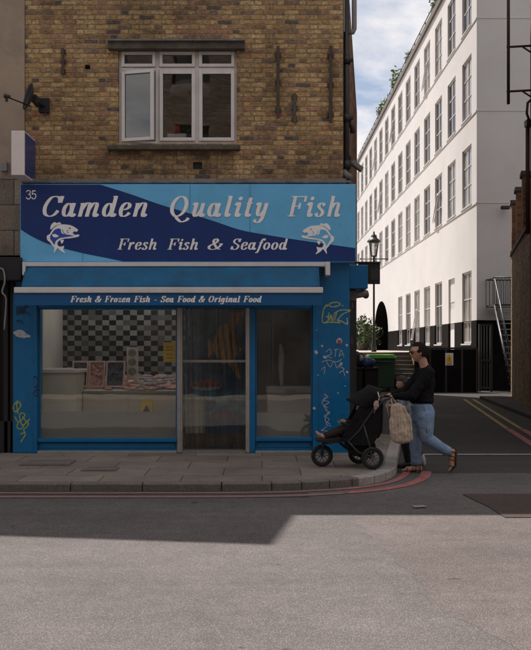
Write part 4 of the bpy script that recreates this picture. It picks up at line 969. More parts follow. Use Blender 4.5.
g.box(px(-60, YF), px(12, YF), YF+.02, YF+.12, .1, .55); obj('shopfront_frame', g, M_['black_matt'], nb, bevel=.006)
g = G(); g.box(NX0, px(22, 12.5), 12.45, YW+.0, pz(280.5, 12.5), pz(257.5, 12.5)); obj('fascia_box', g, M_['black_matt'], nb, bevel=.01)
g = G(); cp = crom([(-3, 268), (3, 270), (4.5, 282), (2, 292), (6, 300), (4, 330)], False, 5); g.tube([(px(a, 12.42), 12.42, pz(b, 12.42)) for a, b in cp], .012, 6)
tag(obj('loose_cable', g, M_['grey_pipe']), 'loose grey cable hanging down the black shopfront at the left edge', 'cable')
g = G(); g.box(px(2, YW), px(8.5, YW), YW-.09, YW-.02, pz(172, YW), pz(163, YW)); tag(obj('junction_box', g, M_['grey_pipe'], bevel=.006), 'small grey junction box on the brown render left of the box sign', 'box')

# ---- pipes and fittings at the alley corner
def corner(x, Y): return px(x, Y)
dp = thing('drainpipe', 'old black cast iron drainpipe up the corner of the brick wall', 'drainpipe', (px(346, 12.9), 12.9, 2.8))
g = G(); Xp = px(346.2, 12.92); g.tube([(Xp, 12.92, 2.78), (Xp, 12.92, pz(0, 12.92)+.6)], .045, 12); obj('pipe', g, M_['black'], dp)
for y in (60, 118, 165):
    g = G(); z = pz(y, 12.92); g.tube([(Xp, 12.92, z-.06), (Xp, 12.92, z+.06)], .062, 12); g.box(Xp-.1, Xp+.1, 12.9, 12.95, z-.02, z+.02); obj('collar', g, M_['black'], dp)
g = G(); g.tube([(Xp+.02, 12.92, pz(118, 12.92)), (px(352.5, 12.98), 12.98, pz(128, 12.98)), (px(352.5, 12.98), 12.98, pz(133, 12.98))], .035, 10); obj('branch', g, M_['black'], dp)
g = G(); g.tube([(px(343, 12.9), 12.88, pz(172, 12.9)), (px(347, 12.9), 12.86, pz(176, 12.9)), (px(351, 12.9), 12.9, pz(178, 12.9))], .05, 10); obj('shoe', g, M_['lead'], dp)
gp_ = thing('grey_downpipe', 'thick grey plastic downpipe with a bent foot at the top of the alley corner', 'drainpipe', (px(353, 13), 13, pz(33, 13)))
g = G(); Y = 12.98; g.tube([(px(354.3, Y), Y, pz(-90, Y)), (px(354.3, Y), Y, pz(29, Y)), (px(353.2, Y), Y, pz(32, Y)), (px(347, Y), Y, pz(32.5, Y))], .036, 12); obj('pipe', g, M_['grey_pipe'], gp_)
g = G(); g.box(px(342.8, Y), px(346, Y), Y-.1, Y+.1, pz(34, Y), pz(-60, Y)); obj('backing_board', g, M_['grey_pipe'], gp_)
fl = thing('security_light', 'small grey security light on the alley side of the brick corner', 'light fitting', (px(356, 13.6), 13.6, pz(172, 13.6)))
Y = 13.6; g = G(); c = Vector((px(357, Y), Y, pz(166, Y))); Mx = Matrix.Translation(c) @ Matrix.Rotation(R(38), 4, 'Y')
g.box(-.10, .10, -.06, .06, -.035, .035, Mx); obj('lamp_head', g, M_['grey_pipe'], fl, bevel=.008)
g = G(); g.tube([c+Vector((-.03, 0, .03)), (side(Y)-.0, Y, c.z+.08)], .018, 8); g.box(side(Y)-.005, side(Y)+.03, Y-.06, Y+.06, c.z+.02, c.z+.14); obj('arm', g, M_['black'], fl)
# small blue side fascia, black projecting board, folded blind
Y = 13.15; g = G(); g.box(px(349.7, Y), px(368, Y), Y, Y+.75, pz(288.5, Y), pz(265, Y))
sf = tag(obj('side_fascia', g, M_['blue'], bevel=.008), 'plain blue fascia box projecting into the alley beside the shop corner', 'fascia')
Y = 14.05; pbx = thing('hanging_sign', 'small black board sign on an iron arm projecting over the alley', 'sign', (px(375, Y), Y, pz(284, Y)))
g = G(); g.box(px(358.5, Y), px(380.2, Y), Y, Y+.05, pz(284, Y), pz(263.5, Y)); obj('board', g, M_['black'], pbx, bevel=.006)
g = G(); g.box(px(370.5, Y), px(379, Y), Y-.006, Y-.001, pz(280, Y), pz(268, Y)); obj('inset_panel', g, mat('dull_dark_panel', (.035, .035, .034), .5, .4, 20), pbx)
g = G(); g.box(side(Y)-.02, px(380.4, Y), Y-.01, Y+.06, pz(263.4, Y), pz(261.6, Y)); g.tube([(side(Y), Y+.025, pz(276, Y)), (px(362, Y), Y+.025, pz(264.6, Y))], .012, 6); obj('arm', g, M_['black'], pbx)
Y = 13.5; g = G(); g.tube([(px(351, Y), Y, pz(296, Y)), (px(366, Y), Y+.05, pz(293, Y)), (px(369, Y), Y+.4, pz(294, Y))], [.05, .055, .05], 12); g.box(side(Y)-.03, side(Y)+.12, Y-.1, Y+.15, pz(301, Y), pz(291, Y))
tag(obj('folded_blind', g, M_['lead'], bevel=.006), 'grey folded blind below the plain blue fascia box', 'blind')
Y = 13.0; rnd = random.Random(2)
for q in range(7):
    g = G(); z = pz(300+q*7+rnd.random()*4, Y); y = Y+rnd.random()*1.3; g.box(side(y)-.01, side(y)+.004, y, y+.1+.1*rnd.random(), z, z+.07+.06*rnd.random()); obj('pasted_flyer', g, M_['lead'], bld)

# ================================================================== unseen brick blocks added behind the shop, heights set to shade the alley
rb = thing('shade_building', 'unseen stepped brick blocks added behind the shop to shade the alley', 'building', (-1, 15.3, 0))
g = G(); g.box(-9, 1.30, YB+.25, 17.6, 0, 11.4); obj('low_shade_block', g, M_['brick_side'], rb)
g = G(); g.box(-9, 1.30, 17.605, 24, 0, 16.0); obj('tall_shade_block', g, M_['brick_side'], rb)
g = G(); g.box(-9, 1.30, 24.005, 37.2, 0, 22.0); obj('tallest_shade_block', g, M_['brick_side'], rb)
for zz in (3.5, 7, 10.5):
    for yy in range(19, 37, 4):
        g = G(); g.box(1.29, 1.36, yy-.6, yy+.6, zz, zz+1.8); f = obj('window', g, M_['upvc'], rb); g = G(); g.box(1.30, 1.37, yy-.52, yy+.52, zz+.08, zz+1.72); obj('pane', g, M_['dark_pane'], f)

# ================================================================== raised yard, retaining wall, steps
YV = 1.42
g = G(); g.quad((-30, 35.3, YV), (8.05, 35.3, YV), (8.05, 140, YV), (-30, 140, YV)); struct('yard', g, M_['yard'])
g = G(); g.box(1.3, px(394, 34), 33.9, 35.3, 0, YV-.01); g.box(px(414.5, 34)+.02, 8.05, 34.0, 35.3, 0, YV-.01); tag(obj('retaining_wall', g, M_['brick_alley']), 'dark brick retaining wall of the raised yard behind the bins and steps', 'wall')
g = G(); n = 9; x0, x1 = px(394, 34)+.01, px(414.5, 34)+.01
for i in range(n):
    g.box(x0, x1, 32.9+i*.27, 35.29, YV*i/n+.001, YV*(i+1)/n-.028)
st = tag(obj('stone_steps', g, M_['dark_stone']), 'flight of worn steps rising from the alley to the raised yard', 'steps')
g = G()
for i in range(n): g.box(x0, x1, 32.88+i*.27, 33.2+i*.27, YV*(i+1)/n-.028, YV*(i+1)/n)
obj('tread', g, M_['kerb'], st)
YK = 32.2; bw = thing('black_wall', 'low black boarded wall across the end of the alley', 'wall', (px(447, YK), YK, 0))
g = G(); g.box(px(415, YK), px(478, YK), YK, YK+.2, 0, pz(349.5, YK)); obj('panel', g, M_['plinth'], bw)
g = G(); g.box(px(415, YK), px(478, YK), YK-.03, YK+.23, pz(349.3, YK), pz(347.5, YK))
for x in (430, 446, 462, 477): g.box(px(x, YK)-.04, px(x, YK)+.04, YK-.025, YK-.001, 0, pz(349.6, YK))
obj('capping_and_posts', g, M_['black'], bw)
ws = thing('warning_sign', 'white warning sign with yellow pictogram on the low black wall', 'sign', (px(449, YK), YK-.03, pz(365, YK)))
g = G(); g.box(px(445.2, YK), px(453.2, YK), YK-.045, YK-.03, pz(365.3, YK), pz(353, YK)); obj('plate', g, M_['upvc'], ws)
g = G(); cxs = px(449.2, YK); zt_ = pz(354.5, YK); g.prism([(cxs-.10, zt_-.30), (cxs+.10, zt_-.30), (cxs+.10, zt_-.14), (cxs+.03, zt_-.02), (cxs-.03, zt_-.02), (cxs-.10, zt_-.14)], YK-.05, YK-.046); obj('pictogram', g, M_['yellow'], ws)
g = G(); g.box(cxs-.09, cxs+.09, YK-.0485, YK-.046, zt_-.35, zt_-.325); g.tube([(cxs, YK-.051, zt_-.10), (cxs, YK-.051, zt_-.2)], .012, 6); g.ell((cxs, YK-.051, zt_-.245), .014, None, 8, 6); obj('printing', g, M_['black'], ws)

# ================================================================== white building
FX = 8.0; FY0, FY1 = 33.62, 77.0; ZR = 16.95
wb = thing('white_building', 'long four storey white office building with rows of tall windows and black base', 'building', (FX, FY0, YV))
wys = [35.25+2.83*i for i in range(15)]; hw_ = .80
rows = [(4.62+2.42+.05, 9.40), (10.52, 12.85), (13.97, 16.3)]
holes = [(y-hw_, y+hw_, a, b) for y in wys for a, b in rows]
grd = [(y-hw_, y+hw_, 1.75, 4.55) for i, y in enumerate(wys[:7]) if i != 1]
DOOR = (wys[1]-.62, wys[1]+.62, YV, 4.5)
ARCH = (57.2, 64.2); AR_S, AR_T = 3.2, 4.72
g = G(); mpx = lambda u, v, d: (FX+d, u, v)
wall_holes(g, FY0, FY1, 2.62, ZR, holes+[(a_, b_, 2.62, d_) for a_, b_, c_, d_ in grd]+[(DOOR[0], DOOR[1], 2.62, DOOR[3]), (ARCH[0], ARCH[1], 2.62, AR_T)], .14, mpx)
# pointed-round arch spandrels
ac = (ARCH[0]+ARCH[1])/2; ar = (ARCH[1]-ARCH[0])/2
gv = G()
for yy in ARCH: gv.quad((FX+.012, yy, YV), (FX+6.2, yy, YV), (FX+6.2, yy, 2.62), (FX+.012, yy, 2.62))
for sgn_ in (-1, 1):
    pts = [(ac+sgn_*ar*math.cos(a*math.pi/20), 2.62+(AR_T-2.62)*math.sin(a*math.pi/20)) for a in range(11)]
    for (a, b), (c, d) in zip(pts[:-1], pts[1:]):
        g.quad((FX, a, b), (FX, c, d), (FX, c, AR_T), (FX, a, AR_T)); gv.quad((FX+.012, a, b), (FX+.012, c, d), (FX+6.2, c, d), (FX+6.2, a, b))
# front face to the street, back and roof
FW = 24.0
g.quad((FX, FY0, 2.62), (FX+FW, FY0, 2.62), (FX+FW, FY0, ZR), (FX, FY0, ZR)); g.quad((FX, FY1, YV), (FX+FW, FY1, YV), (FX+FW, FY1, ZR), (FX, FY1, ZR)); g.quad((FX+.25, FY0, ZR-.3), (FX+FW, FY0, ZR-.3), (FX+FW, FY1, ZR-.3), (FX+.25, FY1, ZR-.3)); g.quad((FX+.25, FY0, ZR-.3), (FX+.25, FY0, ZR), (FX+.25, FY1, ZR), (FX+.25, FY1, ZR-.3)); g.quad((FX, FY0, ZR), (FX+.25, FY0, ZR), (FX+.25, FY1, ZR), (FX, FY1, ZR))
obj('wall', g, M_['white'], wb); obj('archway', gv, M_['plinth'], wb)
g = G(); wall_holes(g, FY0, FY1, YV, 2.615, [(a_, b_, c_, 2.615) for a_, b_, c_, d_ in grd]+[(DOOR[0], DOOR[1], YV, 2.615), (ARCH[0], ARCH[1], YV, 2.615)], .15, lambda u, v, d: (FX-.012+d, u, v)); g.quad((FX-.012, FY0-.012, -.0), (FX+FW, FY0-.012, 0), (FX+FW, FY0-.012, 2.615), (FX-.012, FY0-.012, 2.615)); g.quad((FX-.012, FY0-.012, 2.615), (FX+FW, FY0-.012, 2.615), (FX+FW, FY0+.1, 2.615), (FX-.012, FY0+.1, 2.615)); g.quad((FX-.012, FY0, 2.615), (FX+.1, FY0, 2.615), (FX+.1, FY1, 2.615), (FX-.012, FY1, 2.615))
obj('black_base', g, M_['plinth'], wb)
g = G()
for z in (rows[0][0]-.1, rows[1][0]-.1, rows[2][0]-.1): g.box(FX-.03, FX+.0, FY0-.02, FY1, z-.03, z+.03); g.box(FX-.03, FX+FW, FY0-.018, FY0-.0, z-.018, z+.018)
obj('string_course', g, M_['white'], wb)
M_['coping'] = mat('dark_parapet_coping', (.13, .11, .10), .9, .2, 2)
g = G(); g.box(FX-.10, FX+.35, FY0-.1, FY1+.1, ZR, ZR+.28); g.box(FX+.35, FX+FW, FY0-.1, FY0+.3, ZR, ZR+.28); obj('parapet_coping', g, M_['coping'], wb)
M_['frame_grey'] = mat('grey_white_window_frames', (.55, .52, .5), .5, .06, 5)
M_['blind_pane'] = mat('pane_with_pale_blind', (.26, .25, .24), .15, .3, 1.4, spec=.7)
def fwin(z0, z1, bars, open_=False):
    """frame and pane of one facade window, about its own centre line; first = prototype"""
    gg = G(); w_ = hw_; d0, d1 = .06, .12
    def bx(a, b, c, d): gg.box(d0, d1, a, b, c, d)
    bx(-w_, -w_+.06, z0, z1); bx(w_-.06, w_, z0, z1); bx(-w_+.07, w_-.07, z1-.07, z1); bx(-w_+.07, w_-.07, z0, z0+.08); bx(-.035, .035, z0+.08, z1-.07)
    for q in bars: bx(-w_+.07, -.035, z0+(z1-z0)*q-.02, z0+(z1-z0)*q+.02); bx(.035, w_-.07, z0+(z1-z0)*q-.02, z0+(z1-z0)*q+.02)
    gg.box(-.05, .06, -w_-.06, w_+.06, z0-.06, z0-.005)
    if open_:
        Mx = Matrix.Translation((.04, 0, z0+(z1-z0)*.66)) @ Matrix.Rotation(R(9), 4, 'Y')
        for a in (.09, .52): gg.box(-.02, .02, a, a+.05, -(z1-z0)*.58, 0, Mx)
        gg.box(-.02, .02, .14, .52, -.05, 0, Mx); gg.box(-.02, .02, .14, .52, -(z1-z0)*.58, -(z1-z0)*.58+.05, Mx)
    pn = G(); pn.box(.085, .095, -w_+.05, w_-.05, z0+.06, z1-.05)
    return gg, pn
protos = {}
rnd = random.Random(4)
for r_, (a, b) in enumerate(rows+[(1.75, 4.55)]):
    for i, y in enumerate(wys if r_ < 3 else [wys[0]]+wys[2:7]):
        op = rnd.random() < .09; bl = rnd.random() < .3; key = (r_, op, bl)
        if key not in protos:
            gg, pn = fwin(a, b, (.36, .68) if r_ < 3 else (.30, .62), op)
            fo = obj('window', gg, M_['frame_grey'], wb, loc=(FX, y, 0)); po = obj('pane', pn, M_['blind_pane' if bl else 'dark_pane'], fo, loc=(FX, y, 0)); protos[key] = (fo, po)
        else:
            fo, po = protos[key]; c = fo.copy(); COL.objects.link(c); c.parent = wb; c.location = (0, y-FY0, -YV); q = po.copy(); COL.objects.link(q); q.parent = c
g = G(); g.box(FX+.08, FX+.14, DOOR[0], DOOR[1], YV, DOOR[3]); dr = obj('door', g, M_['frame_grey'], wb)
g = G()
for z in (YV+.2, YV+1.1, YV+2.1): g.box(FX+.06, FX+.079, DOOR[0]+.15, DOOR[1]-.15, z, z+.7)
obj('door_panel', g, M_['white'], dr)
g = G(); g.quad((FX+6.1, ARCH[0], YV), (FX+6.1, ARCH[1], YV), (FX+6.1, ARCH[1], AR_T), (FX+6.1, ARCH[0], AR_T)); obj('archway_back', g, M_['black_matt'], wb)
# cctv on the corner and railings in front of the base
cc = thing('cctv_camera', 'small grey camera fixed high on the shaded white end wall', 'camera', (px(503, FY0), FY0, pz(211, FY0)))
g = G(); c = Vector((px(503, FY0), FY0-.35, pz(209, FY0))); g.box(c.x-.16, c.x+.16, c.y-.1, c.y+.1, c.z-.065, c.z+.065); obj('body', g, M_['black'], cc, bevel=.03)
g = G(); g.tube([c, (c.x+.1, FY0, c.z+.1)], .035, 8); obj('bracket', g, M_['grey_pipe'], cc)
# roof plants: each clump its own planting
for (y, z, r_, n, lab) in ((60.5, ZR+.75, (.4, 2.4, .5), 260, 'broad green roof shrub hanging over the parapet, farthest of the clumps'), (54.5, ZR+.85, (.5, 1.0, .72), 260, 'tallest bright green roof shrub on the parapet of the white building'), (49.5, ZR+.7, (.35, .7, .38), 90, 'small round roof shrub on the parapet, between the tall and the near clump'), (41.0, ZR+.75, (.4, 2.4, .42), 320, 'low yellowish roof planting near the top edge of the photo')):
    t_ = thing('roof_shrub', lab, 'shrub', (FX+.3, y, ZR+.28), 'plants along the white parapet')
    obj('foliage', leaves((FX+.15, y, z), r_, n, .10, int(y)), M_['leaf'], t_)
    g = G(); g.box(FX-.02, FX+.3, y-r_[1]*.7, y+r_[1]*.7, ZR+.281, ZR+.5); obj('planter', g, M_['dark_stone'], t_)
g = G()
for k_ in range(28): yy = 34+k_*1.55; g.box(FX+.1, FX+.14, yy-.02, yy+.02, ZR+.28, ZR+.85)
g.box(FX+.1, FX+.14, 34, 76, ZR+.83, ZR+.87); g.box(FX+.1, FX+.14, 34, 76, ZR+.55, ZR+.58)
tag(obj('roof_railing', g, M_['rust']), 'thin dark railing along the roof edge of the white building', 'railing')
# lamp post in the yard
LY = 37.5; LXp = px(374, LY); lz = YV
lpst = thing('lamp_post', 'black old fashioned lamp post with a glass lantern in the raised yard', 'street lamp', (LXp, LY, lz))
zt = pz(257, LY); g = lathe(G(), (LXp, LY, lz), [(.11, 0), (.11, .25), (.08, .35), (.06, .8), (.055, 1.0), (.045, 1.05), (.04, zt-lz-.3), (.06, zt-lz-.25), (.045, zt-lz-.2), (.04, zt-lz)], 14); obj('post', g, M_['black'], lpst)
g = G(); g.tube([(LXp-.55, LY, zt-.08), (LXp+.55, LY, zt-.08)], .022, 8); g.ell((LXp-.55, LY, zt-.08), .04, None, 8, 6); g.ell((LXp+.55, LY, zt-.08), .04, None, 8, 6); obj('ladder_bar', g, M_['black'], lpst)
lan = thing('lantern', 'x', None, (LXp, LY, zt)); del lan['label']; lan.parent = lpst; lan.location = Vector(lan.location)-Vector(lpst.location)
zl = pz(235.5, LY)
g = G(); Z0, Z1, r0, r1 = zt+.04, zt+.62, .14, .25
for k_ in range(4):
    a = math.pi/4+k_*math.pi/2; a2 = a+math.pi/2; g.tube([(LXp+r0*math.cos(a), LY+r0*math.sin(a), Z0), (LXp+r1*math.cos(a), LY+r1*math.sin(a), Z1)], .016, 6)
    g.tube([(LXp+r1*math.cos(a), LY+r1*math.sin(a), Z1), (LXp+r1*math.cos(a2), LY+r1*math.sin(a2), Z1)], .022, 6)
    g.tube([(LXp+r0*math.cos(a), LY+r0*math.sin(a), Z0), (LXp+r0*math.cos(a2), LY+r0*math.sin(a2), Z0)], .02, 6)
obj('lantern_frame', g, M_['black'], lan)
g = G(); P0 = [(LXp+(r0-.005)*math.cos(math.pi/4+k_*math.pi/2), LY+(r0-.005)*math.sin(math.pi/4+k_*math.pi/2), Z0) for k_ in range(4)]; P1 = [(LXp+(r1-.005)*math.cos(math.pi/4+k_*math.pi/2), LY+(r1-.005)*math.sin(math.pi/4+k_*math.pi/2), Z1) for k_ in range(4)]
for k_ in range(4): g.quad(P0[k_], P0[(k_+1) % 4], P1[(k_+1) % 4], P1[k_])
obj('lantern_glass', g, glass_mat('lantern_glass', tint=(.85, .85, .83), refl=.1), lan)
g = lathe(G(), (LXp, LY, Z1), [(.29, 0), (.28, .05), (.16, .16), (.12, .2), (.12, .27), (.05, .32), (.03, .42), (.01, .46)], 12); obj('lantern_roof', g, M_['black'], lan)
g = lathe(G(), (LXp, LY, zt), [(.05, 0), (.06, .03), (.1, .05)], 12); obj('lantern_cradle', g, M_['black'], lan)
# plants and far wall of the yard
for (x, Y, r_, n, lab) in ((363, 58, (.9, 1.2, 1.15), 420, 'bushy dark green shrub at the far left of the yard before the arch'), (371.5, 62, (.8, 1.0, 1.0), 300, 'smaller green shrub in the mouth of the dark archway'), (391, 70, (.0, .0, .0), 0, None)):
    if lab is None: continue
    t_ = thing('yard_shrub', lab, 'shrub', (px(x, Y), Y, YV), 'shrubs in the yard'); obj('foliage', leaves((px(x, Y), Y, YV+r_[2]*1.0), r_, n, .17, int(x)), M_['leaf_dark'], t_)
    g = lathe(G(), (px(x, Y), Y, YV), [(.3, 0), (.4, .5), (.36, .5)]); obj('planter', g, M_['dark_stone'], t_)
fb = thing('far_building', 'pale low building closing the far end of the yard', 'building', (0, 85, YV))
g = G(); g.box(-20, FX-.02, 85, 95, YV, 12); obj('wall', g, M_['white'], fb)
for k_ in range(3):
    g = G(); xx = 7.1-k_*2.6; g.box(xx-.6, xx+.6, 84.95, 85.1, 3.2, 5.2); f = obj('window', g, M_['frame_grey'], fb); g = G(); g.box(xx-.5, xx+.5, 84.93, 84.949, 3.3, 5.1); obj('pane', g, M_['dark_pane'], f)

# ================================================================== iron stair and gate, right brick wall, right building
sr = thing('iron_staircase', 'black iron staircase with railed landing against the shaded white wall', 'staircase', (px(500, 32), 32, 0))
LZ = pz(305, 33); lx0, lx1 = px(494.5, 32.3), px(494.5, 32.3)+1.3
g = G(); g.box(lx0, lx1, 32.3, 33.5, LZ-.08, LZ); obj('landing', g, M_['black'], sr)
g = G(); n = 15; P_top = Vector((lx0+.02, 32.3, LZ)); P_bot = Vector((lx0+.0, 29.85, .05))
for s_ in (0, .85): g.tube([P_top+Vector((s_, 0, -.05)), P_bot+Vector((s_, 0, 0))], .05, 6)
obj('stringer', g, M_['black'], sr)
for i in range(n):
    q = P_bot.lerp(P_top, (i+.5)/n); g = G(); g.box(q.x, q.x+.85, q.y-.02, q.y+.24, q.z, q.z+.03); obj('tread', g, M_['steel'], sr)
g = G(); up_ = Vector((0, 0, .92))
g.tube([P_bot+up_, P_top+up_], .028, 8); g.tube([(lx0, 32.3, LZ+.95), (lx0, 33.5, LZ+.95), (lx1, 33.5, LZ+.95)], .026, 8); g.tube([(lx0, 32.3, LZ+.95), (lx1+.3, 32.3, LZ+.95)], .026, 8)
for k_ in range(10): xx = lx0+.0+k_*.13; g.tube([(xx, 32.3 if k_ else 32.3, LZ), (xx, 32.3, LZ+.95)], .012, 6); g.tube([(xx, 33.5, LZ), (xx, 33.5, LZ+.95)], .012, 6)
for k_ in range(1, 12): q = P_bot.lerp(P_top, k_/12); g.tube([q, q+up_], .012, 6)
obj('handrail', g, M_['black'], sr)
g = G()
for xx in (lx1-.05,): g.tube([(xx, 32.35, 0), (xx, 32.35, LZ-.08)], .05, 8)
obj('support_post', g, M_['black'], sr)
gt = thing('dark_gate', 'dark iron gate standing between the low black wall and the staircase', 'gate', (px(485, 32.6), 32.6, 0))
g = G(); a, b = px(479, 32.6), px(492.5, 32.6); g.box(a, a+.06, 32.55, 32.65, 0, 2.45); g.box(b-.06, b, 32.55, 32.65, 0, 2.45); g.box(a+.06, b-.06, 32.56, 32.64, 2.38, 2.45); g.box(a+.06, b-.06, 32.56, 32.64, .1, .16); g.box(a+.06, b-.06, 32.56, 32.64, 1.1, 1.16); obj('gate_frame', g, M_['black'], gt)
g = G()
for k_ in range(4): xx = a+.1+k_*.1; g.box(xx-.012, xx+.012, 32.58, 32.62, .1, 2.4)
obj('bars', g, M_['black'], gt)
def rw(Y): return 6.17+.214*(Y-20.7)
g = G(); WZ = 4.42
def slabwall(gg, y0, y1, z0, z1, t0=0.0, t1=.4):
    c = [(rw(y0)+t0, y0), (rw(y1)+t0, y1), (rw(y1)+t1, y1), (rw(y0)+t1, y0)]
    A = [gg.b.verts.new((x, y, z0)) for x, y in c]; B = [gg.b.verts.new((x, y, z1)) for x, y in c]
    gg.b.faces.new(A[::-1]); gg.b.faces.new(B)
    for i in range(4): j = (i+1) % 4; gg.b.faces.new((A[i], A[j], B[j], B[i]))
aw = thing('alley_wall', 'tall brown brick wall along the right side of the alley with piers on top', 'wall', (rw(25), 25, 0))
slabwall(g, 21.0, 28.1, 0, WZ); obj('brick_wall', g, M_['brick_alley'], aw)
g = G(); slabwall(g, 20.98, 28.15, WZ, WZ+.1, -.05, .45); obj('coping', g, M_['dark_stone'], aw)
for yy in (27.75, 25.5, 23.2): g = G(); slabwall(g, yy-.25, yy+.25, WZ+.1, WZ+1.55, -.01, .42); p_ = obj('pier', g, M_['brick_side'], aw); g = G(); slabwall(g, yy-.3, yy+.3, WZ+1.55, WZ+1.66, -.06, .47); obj('pier_cap', g, M_['dark_stone'], p_)
g = G()
for z in (.2, .75, 1.3):
    slabwall(g, 21.1, 27.6, WZ+z, WZ+z+.04, .16, .2)
for k_ in range(43): yy = 21.2+k_*.15; slabwall(g, yy, yy+.02, WZ+.1, WZ+1.35, .17, .19)
obj('railing', g, M_['black'], aw)
rbk = thing('right_building', 'brick building at the right edge of the alley rising out of frame', 'building', (rw(17), 17, 0))
g = G(); slabwall(g, 13.2, 20.9, 0, 10.5, .0, 6); obj('wall', g, M_['brick_side'], rbk)
g = G(); yy = 20.75; xx = rw(yy)-.07; g.tube([(xx, yy, 4.2), (xx, yy, pz(122, yy))], .05, 10); g.box(xx-.02, xx+.1, yy-.03, yy+.03, 5.5, 5.56); obj('pipe', g, M_['rust'], rbk)
sb = thing('iron_bracket', 'rusty upright iron pole held on two arms high on the right building', 'bracket', (px(508.5, 20.5), 20.5, pz(103, 20.5)))
Yi = 20.5; g = G(); g.tube([(px(508.6, Yi), Yi, pz(104, Yi)), (px(508.6, Yi), Yi, pz(-40, Yi))], .036, 8); obj('pole', g, M_['rust'], sb)
for y in (47, 91.5):
    g = G(); g.tube([(px(507, Yi), Yi, pz(y, Yi)), (rw(Yi)+.05, Yi, pz(y-1.5, Yi))], .026, 8); g.tube([(px(523, Yi), Yi, pz(y, Yi)), (rw(Yi)+.05, Yi, pz(y+7, Yi))], .02, 6); obj('arm', g, M_['rust'], sb)
g = G(); xx = px(527, Yi); z = pz(108, Yi); g.tube([(rw(Yi), Yi, z+.2), (xx+.02, Yi, z+.12), (xx, Yi, z-.12), (xx+.06, Yi, z-.3)], .03, 8); g.box(xx-.03, xx+.16, Yi-.1, Yi+.1, z-.42, z-.28); tag(obj('wall_lamp_bracket', g, M_['black']), 'black bent fitting on the right building below the iron pole', 'bracket')

# ================================================================== bins
gb = thing('green_bin', 'big dark green wheeled bin with a light green lid before the steps', 'bin', (px(382, 33), 33, 0))
Yb = 32.6; a, b = px(367.5, Yb), px(396, Yb); zt = pz(358.5, Yb)
g = G(); A = [(a+.07, .14), (b-.07, .14), (b, zt), (a, zt)]; g.prism(A, Yb+.03, Yb+.9); obj('tub', g, M_['green'], gb, bevel=.03)
g = G(); g.prism([(a-.03, zt), (b+.03, zt), (b+.03, zt+.06), (b-.12, zt+.14), (a+.12, zt+.14), (a-.03, zt+.06)], Yb-.02, Yb+.95); obj('lid', g, M_['green_lid'], gb, bevel=.02)
for xx in (a+.2, b-.2):
    for yy in (Yb+.15, Yb+.8): g = G(); g.torus((xx, yy, .085), .06, .025, 'X', 16, 6); g.box(xx-.02, xx+.02, yy-.03, yy+.03, .06, .16); obj('castor', g, M_['black'], gb)
g = G(); g.tube([(a+.15, Yb-.03, zt-.12), (b-.15, Yb-.03, zt-.12)], .025, 8); obj('handle', g, M_['green'], gb)
Yb = 19.0
for k_, (a_, b_, lab) in enumerate(((350.5, 363, 'black wheeled bin nearest the blue pillar, partly behind the pushchair'), (364.5, 378.5, 'black wheeled bin on the right of the pair behind the pushchair'))):
    a, b = px(a_, Yb), px(b_, Yb)
    t_ = thing('black_bin', lab, 'bin', ((a+b)/2, Yb, 0), 'black wheeled bins'); zt = 1.12
    g = G(); g.prism([(a+.03, .06), (b-.03, .06), (b, zt), (a, zt)], Yb, Yb+.5); obj('tub', g, M_['black_matt'], t_, bevel=.02)
    g = G(); g.box(a-.015, b+.015, Yb-.03, Yb+.55, zt, zt+.05); obj('lid', g, M_['black_matt'], t_, bevel=.015)
    for xx in (a+.02, b-.02): g = G(); g.torus((xx, Yb+.47, .1), .075, .025, 'X', 16, 6); obj('wheel', g, M_['black'], t_)
def sack(c, r, m_, lab, seed):
    gg = G(); rnd_ = random.Random(seed); q = bmesh.ops.create_icosphere(gg.b, subdivisions=3, radius=1)
    for v in gg.b.verts:
        d = v.co.copy(); f = 1+.16*math.sin(d.x*6+seed)*math.sin(d.y*7)+.1*math.sin(d.z*11+seed*2)*math.cos(d.x*9)
        if d.z > .75: f *= 1+.35*(d.z-.75)
        v.co = Vector((d.x*r[0]*f, d.y*r[1]*f, max(d.z, -.7)*r[2]*f))+Vector(c)
    tag(obj('rubbish_bag', gg, m_, smooth=True), lab, 'bag', 'rubbish bags on the black bins')
M_['bagblue'] = mat('blue_plastic_sack', (.05, .09, .22), .35, .2, 8)
sack((px(357, 19.2), 19.25, 1.31), (.19, .22, .17), M_['black_matt'], 'black rubbish bag heaped on the bin nearest the blue pillar', 1)
sack((px(366, 19.2), 19.2, 1.27), (.2, .2, .13), M_['bagblue'], 'blue plastic rubbish bag lying across the two black bins', 2)
sack((px(361, 19.1), 19.1, 1.36), (.06, .06, .07), M_['bagwhite'], 'small white crumpled bag on top of the black rubbish heap', 3)

